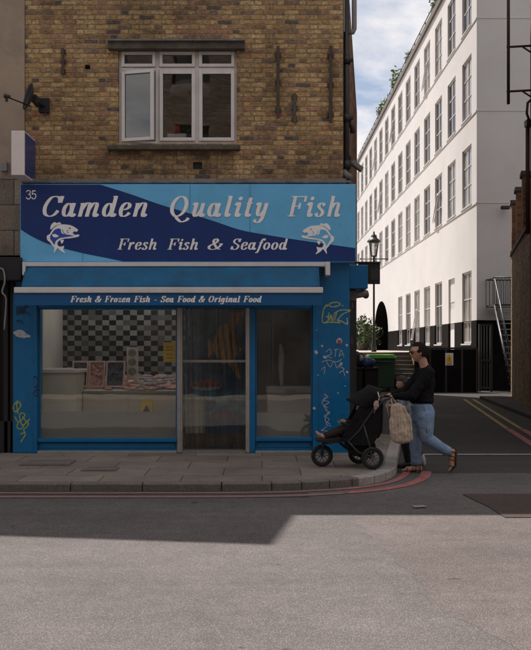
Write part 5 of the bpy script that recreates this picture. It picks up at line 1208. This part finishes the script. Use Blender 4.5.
# ================================================================== houses across the street, behind the camera: they reflect in the glass
for (x0, x1, h, lab) in ((-40, -9, 7.6, 'lower brick terrace across the street from the neighbour'), (-8.98, 7, 12.6, 'tall brick terrace across the street facing the fish shop'), (7.02, 30, 9.5, 'brick terrace across the street facing the alley mouth')):
    t_ = thing('terrace_house', lab, 'building', ((x0+x1)/2, -3, 0)); hs = []
    n = int((x1-x0)/2.6)
    for i in range(n):
        for z in (3.9, 7.0, 10.0):
            if z+1.9 < h: hs.append((x0+1.0+i*2.6, x0+2.1+i*2.6, z, z+1.7))
    g = G(); wall_holes(g, x0, x1, 3.2, h, hs, .15, lambda u, v, d: (u, -3-d, v)); g.quad((x0, -3, h), (x1, -3, h), (x1, -10, h), (x0, -10, h)); g.quad((x0, -10, 0), (x1, -10, 0), (x1, -10, h), (x0, -10, h)); g.quad((x0, -3, 0), (x0, -10, 0), (x0, -10, h), (x0, -3, h)); g.quad((x1, -3, 0), (x1, -10, 0), (x1, -10, h), (x1, -3, h)); obj('wall', g, M_['brick_opp'], t_)
    g = G(); g.box(x0, x1, -3.3, -2.96, 0, 3.2); obj('shopfront', g, mat('terrace_shopfront', (.045, .042, .04), .5, .8, .6), t_)
    for (a, b, c, d) in hs: g = G(); g.box(a, b, -3.16, -3.13, c, d); obj('window', g, M_['dark_pane'], t_)

# ================================================================== people and pushchair
def skin_mat(name, col, lip=None):
    m, t, b = new_mat(name); p = pos(t); n = t.noise(p, 30, 3)
    c = t.mix(t.rng(n, .3, .7), tuple(x*.9 for x in col), tuple(x*1.1 for x in col))
    if lip:
        vd = t.new('ShaderNodeVectorMath', operation='DISTANCE'); t.l.new(p, vd.inputs[0]); vd.inputs[1].default_value = lip
        c = t.mix(t.rng(vd.outputs['Value'], .012, .022, .75, 0), c, (.30, .07, .06))
    t.l.new(c, b.inputs['Base Color']); b.inputs['Roughness'].default_value = .5; b.inputs['Subsurface Weight'].default_value = .08; b.inputs['Subsurface Radius'].default_value = (.01, .004, .002)
    return m
def cloth_mat(name, col, var=.25, scale=30, fold=10, bump=.35, worn=None):
    m, t, b = new_mat(name); p = pos(t); n = t.noise(p, scale, 4); f = t.noise(p, fold, 3, .5, .8)
    c = t.mix(t.rng(n, .3, .7), tuple(x*(1-var) for x in col), tuple(min(1, x*(1+var)) for x in col))
    if worn: c = t.mix(t.rng(t.noise(p, 4.5, 4, .6), .42, .68, 0, .75), c, worn)
    t.l.new(c, b.inputs['Base Color']); b.inputs['Roughness'].default_value = .9; b.inputs['Specular IOR Level'].default_value = .2
    t.l.new(t.bump(t.m('ADD', f, t.m('MULTIPLY', n, .12)), bump, .03), b.inputs['Normal']); return m

# ---- the woman: points of the photo at her distance
WY = 11.45
def W(x, y, dy=0.0): Y = WY; return Vector((px(x, Y), Y+dy, pz(y, Y)))
NEAR, FAR = -.085, .085
woman = thing('person', 'woman in sunglasses, black jumper and blue jeans walking left and pushing the pushchair', 'person', (px(418, WY), WY, 0))
M_['skin'] = skin_mat('skin', (.50, .28, .19), tuple(W(409.6, 358.6)))
def head(g, c, h, face, up=Vector((0, 0, 1))):
    """sculpted head: c centre, h height, face direction"""
    f = face.normalized(); u = (up-f*up.dot(f)).normalized(); s = f.cross(u)
    q = bmesh.ops.create_uvsphere(g.b, u_segments=36, v_segments=26, radius=1)
    def bmp(x, c0, w_): return math.exp(-((x-c0)/w_)**2)
    for v in q['verts']:
        a, b, z = v.co.x, v.co.y, v.co.z      # a forward, b sideways, z up
        fw, wd, hh = .80 if a > 0 else .92, .70, 1.0
        jaw = max(0, -z-.1); wd *= 1-.34*jaw**1.2; fw2 = fw*(1-.08*jaw) if a > 0 else fw*(1-.42*jaw)
        X, Y_, Z = a*fw2, b*wd, z*hh
        if a > 0:
            mid = bmp(b, 0, .20)
            X += .20*mid*bmp(z, -.17, .15)                       # nose
            X += .07*mid*bmp(z, .02, .16)                        # bridge
            X -= .05*bmp(abs(b), .36, .16)*bmp(z, .08, .14)      # eye sockets
            X += .05*bmp(z, .24, .12)*bmp(b, 0, .5)              # brow
            X += .06*bmp(b, 0, .28)*bmp(z, -.50, .10)            # lips
            X -= .04*bmp(b, 0, .25)*bmp(z, -.64, .07)
            X += .10*bmp(b, 0, .35)*bmp(z, -.84, .16)            # chin
        v.co = Vector(c)+(f*X+s*Y_+u*Z)*(h/2)
    for sg in (-1, 1):
        g.ell(Vector(c)+(f*-.05+s*sg*.70+u*-.08)*(h/2), (h*.035, h*.085, h*.13), Matrix((f, s, u)).transposed(), 10, 8)   # ears
def hand(g, wrist, palm_dir, back_dir, side_dir, curl=1.0, L=.095, r=.0095, thumb_side=1):
    """palm with four bent fingers and a thumb; palm_dir points to the knuckles"""
    p, n, s = palm_dir.normalized(), back_dir.normalized(), side_dir.normalized()
    k = wrist+p*L
    g.limb([(wrist, r*2.1), (wrist+p*L*.5, r*2.3)], 10)
    for i, (o_, ln) in enumerate(((-1.5, .85), (-.5, 1.0), (.5, .96), (1.5, .78))):
        kn = k+s*o_*r*1.9-p*abs(o_)*r*.35
        g.tube([wrist+p*L*.2+s*o_*r*1.1, kn], [r*1.35, r*1.1], 8)
        pt_ = [kn]; ang = .35*curl
        for seg_, l_ in enumerate((.48, .32, .24)):
            d = p*math.cos(ang)-n*math.sin(ang); pt_.append(pt_[-1]+d*l_*L*.92*ln); ang += .85*curl
        g.limb([(q, r*(1.05-.11*j)) for j, q in enumerate(pt_)], 8)
    t0 = wrist+p*L*.28+s*thumb_side*-r*2.0
    g.limb([(t0, r*1.25), (t0+p*L*.3-s*thumb_side*r*1.6-n*r*.8, r*1.1), (t0+p*L*.58-s*thumb_side*r*1.2-n*r*2.0, r*.95)], 8)

HC = W(418.5, 352.5); HF = Vector((-1, -.12, -.06))
nh = W(386.8, 397.2, -.10); fh = W(388.5, 396.2, .15)     # hands on the handle
nel = W(409.5, 394.5, -.20); fel = W(408, 392, .20); nsh = W(426.2, 372.5, -.155); fsh = W(425, 371.5, .155)
nw = W(392.5, 395.8, -.13); fw_ = W(394, 394.8, .165)
fk, fa = W(416.2, 437, FAR), W(418.2, 464.0, FAR)           # far (front) leg
nk, na = W(425, 438.5, NEAR), W(446.8, 450.2, NEAR)        # near (rear) leg, heel lifted
g = G()
head(g, HC, .242, HF)
g.limb([(HC+Vector((.035, 0, -.05)), .058), (W(424.5, 366), .056), (W(426, 371), .075)], 14)
g.limb([(W(426, 375), .10), (W(424, 388), .11), (W(422, 402), .105), (W(423, 410), .105)], 14)     # torso inside the clothes
for sh, el_, wr in ((nsh, nel, nw), (fsh, fel, fw_)): g.limb([(sh, .055), (el_, .043), (wr, .026)], 12)
hand(g, nw, (nh-nw), Vector((0, -.25, 1)), Vector((0, 1, .25)), .95, .085, .0098, -1)
hand(g, fw_, (fh-fw_), Vector((0, .25, 1)), Vector((0, -1, .25)), .95, .085, .0098, -1)
for hp, kn, an in ((W(422, 411, FAR), fk, fa), (W(424, 411, NEAR), nk, na)): g.limb([(hp, .07), (kn, .050), (an, .036)], 12)
def foot(g, heel, ball, toe, wd, sideways=Vector((0, 1, 0))):
    g.limb([(heel, .034), ((heel+ball)/2+Vector((0, 0, .004)), .036), (ball, .036)], 10)
    d = (toe-ball)
    for i, (o_, ln, r) in enumerate(((-1.6, 1.0, .013), (-.75, .95, .0105), (0, .86, .010), (.75, .76, .0095), (1.45, .66, .009))):
        b0 = ball+sideways*o_*wd*.22; g.limb([(b0-d*.15, .016), (b0+d*ln*.6, r), (b0+d*ln, r*.9)], 8)
fheel, fball, ftoe = W(421, 469.5, FAR), W(408.5, 470.2, FAR), W(403, 471, FAR)
g.limb([(fa, .036), (fheel+Vector((-.01, 0, .015)), .036)], 10); foot(g, fheel, fball, ftoe, .075)
nheel, nball, ntoe = W(451.5, 450.8, NEAR), W(450.8, 464.5, NEAR), W(447.5, 469.5, NEAR)
g.limb([(na, .036), (nheel+Vector((-.03, 0, -.01)), .036)], 10); foot(g, nheel, nball, ntoe, .075)
organic(obj('body', g, M_['skin'], woman), .0052, 3)
# clothes
g = G()
def stack(g, rows, fn, steps=5):
    for A_, B_ in zip(rows[:-1], rows[1:]):
        for k_ in range(steps):
            q = [a+(b-a)*k_/steps for a, b in zip(A_, B_)]; g.ell(fn(q[0], q[1]), (q[2], q[3], q[4]), None, 24, 14)
    q = rows[-1]; g.ell(fn(q[0], q[1]), (q[2], q[3], q[4]), None, 24, 14)
g.limb([(W(425.4, 369.3), .072), (W(426, 374), .11)], 16)
stack(g, [(425.8, 374.5, .105, .165, .07), (425.2, 380, .122, .172, .07), (424, 388, .130, .160, .07), (422.3, 396, .143, .160, .07), (421.4, 400.6, .150, .172, .055)], W)
for sh, el_, wr in ((nsh, nel, nw), (fsh, fel, fw_)):
    mid = el_.lerp(wr, .5); g.limb([(sh, .078), (sh.lerp(el_, .55), .07), (el_+Vector((0, 0, -.006)), .066), (mid, .052), (wr+Vector((.012, 0, 0)), .039)], 14)
M_['jumper'] = cloth_mat('black_knit', (.0085, .0075, .0085), .3, 60, 9, .5)
folds(organic(obj('jumper', g, M_['jumper'], woman), .008, 5), .10, .034)
M_['denim'] = cloth_mat('light_blue_denim', (.20, .295, .43), .2, 120, 11, .4, (.34, .44, .57))
g = G()
stack(g, [(421.8, 406, .140, .165, .07), (423.4, 412, .148, .170, .08), (423.2, 419, .140, .165, .08)], W)
g.limb([(W(421.5, 415, FAR), .118), (W(418.2, 426, FAR), .103), (fk, .080), (W(417, 450, FAR), .075), (W(417.8, 462.3, FAR), .072)], 16)
g.limb([(W(424, 416, NEAR), .118), (W(424.5, 427, NEAR), .104), (nk+Vector((0, 0, .01)), .082), (nk.lerp(na, .5), .074), (na+Vector((-.018, 0, .004)), .068)], 16)
for (c, r) in ((nk+Vector((.035, 0, -.03)), .06), (W(419, 433, FAR), .07), (fa+Vector((0, 0, .045)), .069)): g.ell(c, r, None, 12, 8)
folds(organic(obj('jeans', g, M_['denim'], woman), .007, 3), .11, .020)
g = G()
g.box(W(407, 407).x, W(407, 407).x+.001, WY, WY+.001, .9, .901) if False else None
0 and g.tube([W(417.5, 407.5, -.165), W(420, 409.5, -.171), W(423, 410, -.17)], .003, 5); g.tube([W(421.8, 405.5, -.165), W(423, 418, -.178), W(424, 428, -.19), W(425, 436, -.168)], .0028, 5)
obj('seam_stitching', g, mat('denim_stitch', (.09, .12, .17), .9), woman)
# hair pulled back, short plait on the neck
f_ = HF.normalized(); u_ = (Vector((0, 0, 1))-f_*f_.z).normalized(); s__ = f_.cross(u_)
Mh = Matrix((f_, s__, u_)).transposed(); hh = .121
g = G(); q = bmesh.ops.create_uvsphere(g.b, u_segments=32, v_segments=22, radius=1)
dead = []
for v in q['verts']:
    a, b, z = v.co
    k_ = 1.06
    if a > .52-.55*max(0, z-.1) and z < .62: dead.append(v)
    elif z < -.40-.25*max(0, -a) or (a > .12 and z < -.02): dead.append(v)
    v.co = HC+Mh @ Vector((a*(.82 if a > 0 else .96)*k_, b*.74*k_, z*1.03*k_))*hh
bmesh.ops.delete(g.b, geom=dead, context='VERTS')
g.limb([(HC+Mh @ Vector((-.84, 0, -.06))*hh, .034), (HC+Mh @ Vector((-.94, 0, -.26))*hh, .031), (HC+Mh @ Vector((-.84, 0, -.46))*hh, .022)], 12)
M_['hair'] = cloth_mat('dark_hair', (.014, .009, .007), .5, 160, 20, .25)
o = obj('hair', g, M_['hair'], woman, smooth=True); sld = o.modifiers.new('solid', 'SOLIDIFY'); sld.thickness = .012; sld.offset = 0; organic(o, .0048, 4)
g = G()
for sg in (-1, 1): g.ell(HC+Mh @ Vector((.80, sg*.33, .07))*hh, (.012, .029, .024), Mh, 14, 10); g.tube([HC+Mh @ Vector((.80, sg*.56, .12))*hh, HC+Mh @ Vector((.4, sg*.76, .12))*hh, HC+Mh @ Vector((-.12, sg*.76, .06))*hh], .0038, 6)
g.tube([HC+Mh @ Vector((.90, -.15, .1))*hh, HC+Mh @ Vector((.90, .15, .1))*hh], .0035, 6)
obj('sunglasses', g, mat('dark_brown_lens', (.03, .014, .009), .12, .2, 30), woman, smooth=True)
def sandal(heel, ball, toe, up, nm):
    g = G(); d = (toe-heel).normalized(); s = Vector((0, 1, 0)); n_ = up
    L = []; base = heel-d*.035-n_*.036
    outline = []
    tot = (toe-heel).length+.075
    bend = [heel-d*.04-n_*.034, heel-n_*.036, ball-n_*.036, toe-n_*.014+(toe-ball).normalized()*.02]
    wds = [.026, .034, .045, .026]
    top = [[b+s*w_ for b, w_ in zip(bend, wds)], [b-s*w_ for b, w_ in zip(bend, wds)]]
    for i in range(3):
        a, b, c, e = top[0][i], top[0][i+1], top[1][i+1], top[1][i]; t_ = n_*-.014
        vs = [g.b.verts.new(v) for v in (a, b, c, e, a+t_, b+t_, c+t_, e+t_)]
        for f in ((0, 1, 2, 3), (7, 6, 5, 4), (0, 4, 5, 1), (3, 2, 6, 7), (0, 3, 7, 4), (1, 5, 6, 2)): g.b.faces.new([vs[k] for k in f])
    so = obj('sandal', g, M_['sandal'], woman)
    g = G()
    for t_, hgt, w_ in ((.78, .034, .046), (.58, .045, .042), (.35, .055, .038)):
        c = heel.lerp(ball, t_) if t_ < .7 else ball.lerp(toe, .1)
        g.tube([c+s*w_-n_*.034, c+s*w_*.8+n_*.012, c+n_*(hgt-.004), c-s*w_*.8+n_*.012, c-s*w_-n_*.034], .0065, 6)
    an_ = heel+n_*.055; g.tube([an_+d*.045, an_+s*.042, an_-d*.045, an_-s*.042, an_+d*.045], .0065, 6); g.tube([an_-s*.04, heel-s*.034-n_*.034], .006, 6)
    obj('strap', g, M_['sandal'], so)
M_['sandal'] = mat('brown_leather', (.075, .035, .02), .6, .25, 30)
sandal(fheel, fball, ftoe, Vector((0, 0, 1)), 'front'); sandal(nheel, nball, ntoe, Vector((-1, 0, .12)).normalized(), 'rear')

# ---- pushchair
PY = 11.25
def P(x, y, dy=0.0): return Vector((px(x, PY), PY+dy, pz(y, PY)))
ch = thing('pushchair', 'black three wheeled pushchair on the pavement corner, seat facing left', 'pushchair', (px(346, PY), PY, zp(PY)))
M_['tyre'] = mat('black_rubber', (.016, .015, .015), .85, .2, 20, bump=.3, bscale=120); M_['rim'] = mat('dark_grey_rim', (.09, .09, .09), .4, .15, 20)
M_['fabric'] = cloth_mat('black_pushchair_cloth', (.011, .0105, .012), .35, 60, 12, .6); M_['tubing'] = mat('dark_tube', (.035, .035, .037), .35, .2, 20, metal=.4)
def wheel(x, y, dy, r_px):
    c = P(x, y, dy); r = r_px*PY/F; c.z = zp(min(c.y, 12))+r+.002
    gg = G(); gg.torus(c, r-.024, .024, 'Y', 36, 10); tw = obj('wheel', gg, M_['tyre'], ch, smooth=True)
    gg = G(); gg.torus(c, r-.05, .009, 'Y', 32, 8); obj('rim', gg, M_['rim'], tw, smooth=True)
    gg = G()
    for k_ in range(5):
        a = k_*2*math.pi/5+.3; e = Vector((math.cos(a), 0, math.sin(a))); t_ = Vector((-math.sin(a), 0, math.cos(a)))
        for o_ in (-.012, .012): gg.tube([c+e*.012+t_*o_, c+e*(r-.052)+t_*o_*1.8], .006, 6)
    gg.tube([c+Vector((0, -.03, 0)), c+Vector((0, .03, 0))], .022, 12); obj('spokes', gg, M_['rim'], tw)
    return c
wf_ = wheel(322, 457, 0, 11.0); wn = wheel(370.3, 459, -.235, 11.0); wfar = wheel(361, 459, .235, 11.0)
g = G(); g.tube([wn, wfar], .014, 8)
for dy in (-.045, .045): g.tube([wf_+Vector((0, dy, 0)), wf_+Vector((.012, dy, .15)), P(333, 442, dy)], .012, 8)
g.tube([P(326, 443), P(336, 440), P(345, 447), P(352, 452), P(364, 458)], .017, 8)          # spine
for dy in (-.21, .21):
    g.tube([P(338, 441, dy*.35), P(347, 440, dy), P(357, 430, dy), P(372, 408, dy), P(383, 398.5, dy), P(388.2, 397, dy)], .0125, 8)
    g.tube([P(362, 424, dy), P(368, 445, dy), (wn if dy < 0 else wfar)+Vector((0, -dy*.1, 0))], .0125, 8)
    g.tube([P(347, 440, dy), P(356, 450, dy), (wn if dy < 0 else wfar)], .011, 8)
obj('frame', g, M_['tubing'], ch)
g = G(); g.tube([P(375.8, 391, -.20), P(377.2, 397, -.21), P(372, 412, -.21)], .009, 8); g.tube([P(375.8, 391, .20), P(377.2, 397, .21), P(372, 412, .21)], .009, 8); obj('bright_hood_rod', g, M_['alu'], ch)
g = G(); g.tube([P(388, 397, -.21), P(389, 396.6, -.12), P(389, 396.6, .12), P(388, 397, .21)], .017, 10); obj('handlebar', g, M_['tyre'], ch)
# seat: back, base, sides, in one cloth shell
def shell(g, prof, wd, th=.02):
    """sheet through side-view points, across the chair"""
    prev = None
    for (x, y), w_ in zip(prof, wd):
        row = [g.b.verts.new(P(x, y, d_*w_)+Vector((0, 0, -.02*(1-abs(d_))))) for d_ in (-1, -.5, 0, .5, 1)]
        if prev:
            for i in range(4): g.b.faces.new((prev[i], prev[i+1], row[i+1], row[i]))
        prev = row
g = G(); shell(g, [(376, 391), (374.5, 402), (370, 420), (365, 433), (356, 437), (345, 436), (340, 434)], [.15, .19, .2, .2, .19, .17, .15])
o = obj('seat', g, M_['fabric'], ch, smooth=True); o.modifiers.new('solid', 'SOLIDIFY').thickness = .03; ss_ = o.modifiers.new('sub', 'SUBSURF'); ss_.levels = ss_.render_levels = 1
for sg in (-1, 1):
    g = G(); g.prism([tuple((P(x, y).x, P(x, y).z)) for x, y in ((374, 392), (379, 404), (378, 432), (370, 444), (350, 444), (340, 438), (347, 424), (357, 406))], PY+sg*.20-.012, PY+sg*.20+.012); obj('side_panel', g, M_['fabric'], ch, bevel=.006)
# hood: ribs fanning from the hinge, cloth between them
g = G(); hinge = P(369.5, 411.5); prev = None; rib = []
for k_ in range(7):
    a = R(62+k_*15.5); row = []
    for j in range(13):
        b_ = math.pi*j/12; rr = .335*(.92+.08*math.sin(k_*1.2))
        row.append(g.b.verts.new(hinge+Vector((math.cos(a)*rr*(.25+.75*math.sin(b_)**.6), -.22*math.cos(b_), math.sin(a)*rr*(.25+.75*math.sin(b_)**.6)+(.012*math.cos(k_*math.pi))))))
    if prev:
        for j in range(12): g.b.faces.new((prev[j], prev[j+1], row[j+1], row[j])).smooth = True
    prev = row
o = obj('hood', g, M_['fabric'], ch, smooth=True); o.modifiers.new('solid', 'SOLIDIFY').thickness = .008
g = G(); g.prism([(P(x, y).x, P(x, y).z) for x, y in ((344, 442), (373, 440), (376, 450), (366, 456), (350, 454))], PY-.17, PY+.17); obj('basket', g, M_['fabric'], ch, bevel=.02)
g = G(); g.prism([(P(x, y).x, P(x, y).z) for x, y in ((315, 440.5), (316, 438.8), (340, 436.5), (343, 440), (330, 443))], PY-.12, PY+.12); obj('footrest', g, M_['tyre'], ch, bevel=.008)
g = G(); g.tube([P(357, 428, -.2), P(345, 423, -.19), P(340, 421.5, -.1), P(340, 421.5, .1), P(345, 423, .19), P(357, 428, .2)], .014, 8); obj('bumper_bar', g, M_['tyre'], ch)
g = G(); g.prism([(P(x, y).x, P(x, y).z) for x, y in ((376.8, 398), (382, 402), (381, 430), (377, 438), (372, 437), (377, 412))], PY-.17, PY+.17); obj('back_pocket', g, M_['fabric'], ch, bevel=.03)
g = G(); c = P(374, 404.5, -.235); g.limb([(c, .034), (c+Vector((.0, 0, .035)), .028), (c+Vector((-.01, -.005, -.035)), .02)], 10); g.ell(c+Vector((-.02, -.005, .02)), .018, None, 8, 6)
tag(organic(obj('soft_toy', g, mat('pale_pink_cloth', (.45, .27, .25), .9, .15, 30)), .005, 2), 'small pale pink soft toy clipped to the side of the pushchair hood', 'toy')

# ---- child sitting in it
def C(x, y, dy=0.0): return P(x, y, dy)
kid = thing('person', 'small child in dark clothes sitting in the pushchair with legs stretched out', 'person', C(362, 436))
M_['skin_kid'] = skin_mat('child_skin', (.40, .22, .15))
kh = C(362.5, 407); kf = Vector((-1, 0, -.15))
g = G(); head(g, kh, .175, kf)
g.limb([(kh+Vector((.02, 0, -.06)), .038), (C(365, 415), .05)], 10); g.limb([(C(365, 417), .075), (C(364, 430), .09)], 12)
for sg in (-1, 1):
    sh, el_, wr = C(364, 416.5, sg*.10), C(356, 424, sg*.13), C(344.5, 421, sg*.09)
    g.limb([(sh, .034), (el_, .028), (wr, .02)], 10); hand(g, wr, Vector((-1, 0, .05)), Vector((0, 0, 1)), Vector((0, sg, 0)), .9, .05, .0068, 1)
    hp, kn, an = C(362, 432, sg*.065), C(345, 428.5, sg*.08), C(327, 436, sg*.07)
    g.limb([(hp, .06), (kn, .042), (an, .027)], 10); hl, bl, to = an+Vector((-.012, 0, -.012)), C(319.5, 435.2, sg*.07), C(317, 432.5, sg*.07)
    g.limb([(an, .026), (hl, .026), (bl, .024), (to, .016)], 10)
    for t_ in range(5): b0 = bl+Vector((-.006, (t_-2)*.011, .012)); g.limb([(b0, .010), (b0+Vector((-.022, 0, .016-.003*abs(t_-1))), .007)], 6)
organic(obj('body', g, M_['skin_kid'], kid), .0045, 2)
g = G(); g.limb([(C(364.8, 416), .088), (C(364, 424), .098), (C(363, 432), .10)], 14)
for sg in (-1, 1): g.limb([(C(364, 417, sg*.10), .05), (C(356, 424, sg*.13), .043), (C(347, 421.8, sg*.095), .033)], 10)
folds(organic(obj('top', g, cloth_mat('child_dark_top', (.022, .015, .013), .3, 60, 18, .5), kid), .008, 3), .05, .016)
g = G(); g.ell(C(362, 432), (.10, .12, .075), None, 16, 10)
for sg in (-1, 1): g.limb([(C(360, 432, sg*.065), .075), (C(345, 428.8, sg*.08), .055), (C(326, 435.8, sg*.07), .038)], 12)
organic(obj('trousers', g, cloth_mat('child_brown_trousers', (.033, .023, .020), .3, 60, 16, .5), kid), .008, 3)
def cap_hair(hc, hgt, fdir, m_, parent, low=-.25, fringe=.45):
    f_ = fdir.normalized(); u_ = (Vector((0, 0, 1))-f_*f_.z).normalized(); s_ = f_.cross(u_); Mx = Matrix((f_, s_, u_)).transposed(); h_ = hgt/2
    gg = G(); q = bmesh.ops.create_uvsphere(gg.b, u_segments=26, v_segments=18, radius=1); dead = []
    for v in q['verts']:
        a, b, z = v.co; k_ = 1.12+.03*math.sin(b*13+z*5)
        if (a > .35 and z < fringe) or z < low or (a > .1 and z < 0): dead.append(v)
        v.co = hc+Mx @ Vector((a*(.82 if a > 0 else .96)*k_, b*.76*k_, z*1.04*k_))*h_
    bmesh.ops.delete(gg.b, geom=dead, context='VERTS')
    o = obj('hair', gg, m_, parent, smooth=True); sl = o.modifiers.new('solid', 'SOLIDIFY'); sl.thickness = .01; sl.offset = 0; organic(o, .005, 2)
cap_hair(kh, .175, kf, M_['hair'], kid)

# ---- child walking on the far side
KY = 11.95
def K(x, y, dy=0.0): return Vector((px(x, KY), KY+dy, pz(y, KY)))
kd = thing('person', 'child in pale top and dark trousers half hidden behind the woman and tote bag', 'person', (px(404, KY), KY, 0))
h2 = K(402.2, 384); f2 = Vector((-.95, -.3, -.1))
g = G(); head(g, h2, .19, f2); g.limb([(h2+Vector((.02, .01, -.07)), .04), (K(405, 396), .05)], 10); g.limb([(K(405, 400), .085), (K(405, 418), .095)], 12)
for sg in (-1, 1):
    sh, el_, wr = K(405, 398, sg*.11), K(401, 409, sg*.13), K(393, 406, sg*.10)
    g.limb([(sh, .036), (el_, .03), (wr, .021)], 10); hand(g, wr, Vector((-1, 0, .2)), Vector((0, 0, 1)), Vector((0, sg, 0)), .8, .055, .007, 1)
for hp, kn, an, to in ((K(404, 421, -.06), K(405, 442, -.06), K(408, 461.5, -.06), K(399.5, 465.3, -.06)), (K(406, 421, .07), K(410, 440, .07), K(422, 456, .07), K(424.5, 463.3, .07))):
    g.limb([(hp, .06), (kn, .044), (an, .028), ], 10); g.limb([(an, .028), (an.lerp(to, .5)+Vector((0, 0, -.02)), .028), (to, .024)], 10)
organic(obj('body', g, M_['skin_kid'], kd), .006, 2)
g = G(); 
for (x, y, r) in ((405, 399, (.10, .13, .07)), (405, 408, (.105, .125, .10)), (405, 419, (.125, .14, .10)), (405.5, 427, (.13, .14, .06))): g.ell(K(x, y), r, None, 16, 10)
for sg in (-1, 1): g.limb([(K(405, 398.5, sg*.11), .05), (K(401, 409, sg*.13), .045), (K(395, 406.6, sg*.10), .034)], 10)
folds(organic(obj('shirt', g, cloth_mat('pale_grey_blue_shirt', (.30, .33, .37), .15, 40, 14, .5), kd), .009, 3), .08, .02)
g = G(); g.limb([(K(404, 426, -.06), .082), (K(404.8, 442, -.06), .062), (K(407.4, 459.5, -.06), .048)], 12); g.limb([(K(406, 426, .07), .082), (K(410, 441, .07), .06), (K(420.5, 454.5, .07), .047)], 12)
organic(obj('trousers', g, cloth_mat('dark_child_trousers', (.02, .018, .02), .3, 50, 14, .5), kd), .009, 3)
for m_, an, to in ((mat('dark_shoe', (.02, .018, .018), .5), K(408.5, 463, -.06), K(399.5, 465.6, -.06)), (mat('pale_shoe', (.4, .38, .36), .6), K(423, 457.5, .07), K(424.5, 464.3, .07))):
    g = G(); g.limb([(an, .04), (an.lerp(to, .5), .042), (to, .034)], 12); organic(obj('shoe', g, m_, kd), .008, 2)
cap_hair(h2, .19, f2, mat('brown_hair', (.022, .013, .009), .7, .3, 60), kd)

# ---- tote bag hung from the handle on the near side
TY = -.26
tb = thing('tote_bag', 'beige striped tote bag hanging from the pushchair handle', 'bag', P(397, 443, TY))
m, t, b = new_mat('striped_canvas'); s = t.sep(pos(t)); p = pos(t)
st = t.m('SINE', t.m('MULTIPLY', t.m('ADD', s[0], t.m('MULTIPLY', s[2], .06)), 165.0)); n = t.noise(p, 25, 4)
c = t.mix(t.rng(st, .55, .8), (.52, .41, .31), (.44, .31, .235)); c = t.mix(1.0, c, t.ramp(n, [(.3, (.75,)*3), (.7, (1.1,)*3)]), 'MULTIPLY')
t.l.new(c, b.inputs['Base Color']); b.inputs['Roughness'].default_value = .9; t.l.new(t.bump(t.noise(p, 14, 3, .5, .8), .3, .03), b.inputs['Normal'])
g = G()
stack(g, [(394.2, 405, .062, .03, .03), (395, 411, .088, .042, .05), (396.2, 422, .112, .062, .06), (397.4, 433, .125, .07, .06), (398, 437.5, .122, .066, .055)], lambda x, y: P(x, y, TY))
g.tube([P(390.5, 405, TY), P(388.5, 420, TY), P(391, 440, TY)], [.02, .03, .02], 8); g.tube([P(400, 405, TY-.01), P(406, 420, TY), P(408, 438, TY)], [.02, .03, .025], 8)
folds(organic(obj('body', g, m, tb), .008, 3), .14, .035)
g = G(); g.tube([P(391, 406, TY), P(389, 401, TY+.02), P(388.6, 395.5, -.19), P(389.5, 395.5, -.15), P(393.5, 402, TY+.03), P(398, 406, TY)], .008, 6); g.tube([P(388.6, 397, -.2), P(384, 404, -.22), P(386, 414, TY)], .008, 6)
obj('strap', g, mat('beige_strap', (.36, .28, .2), .9, .15, 30), tb)
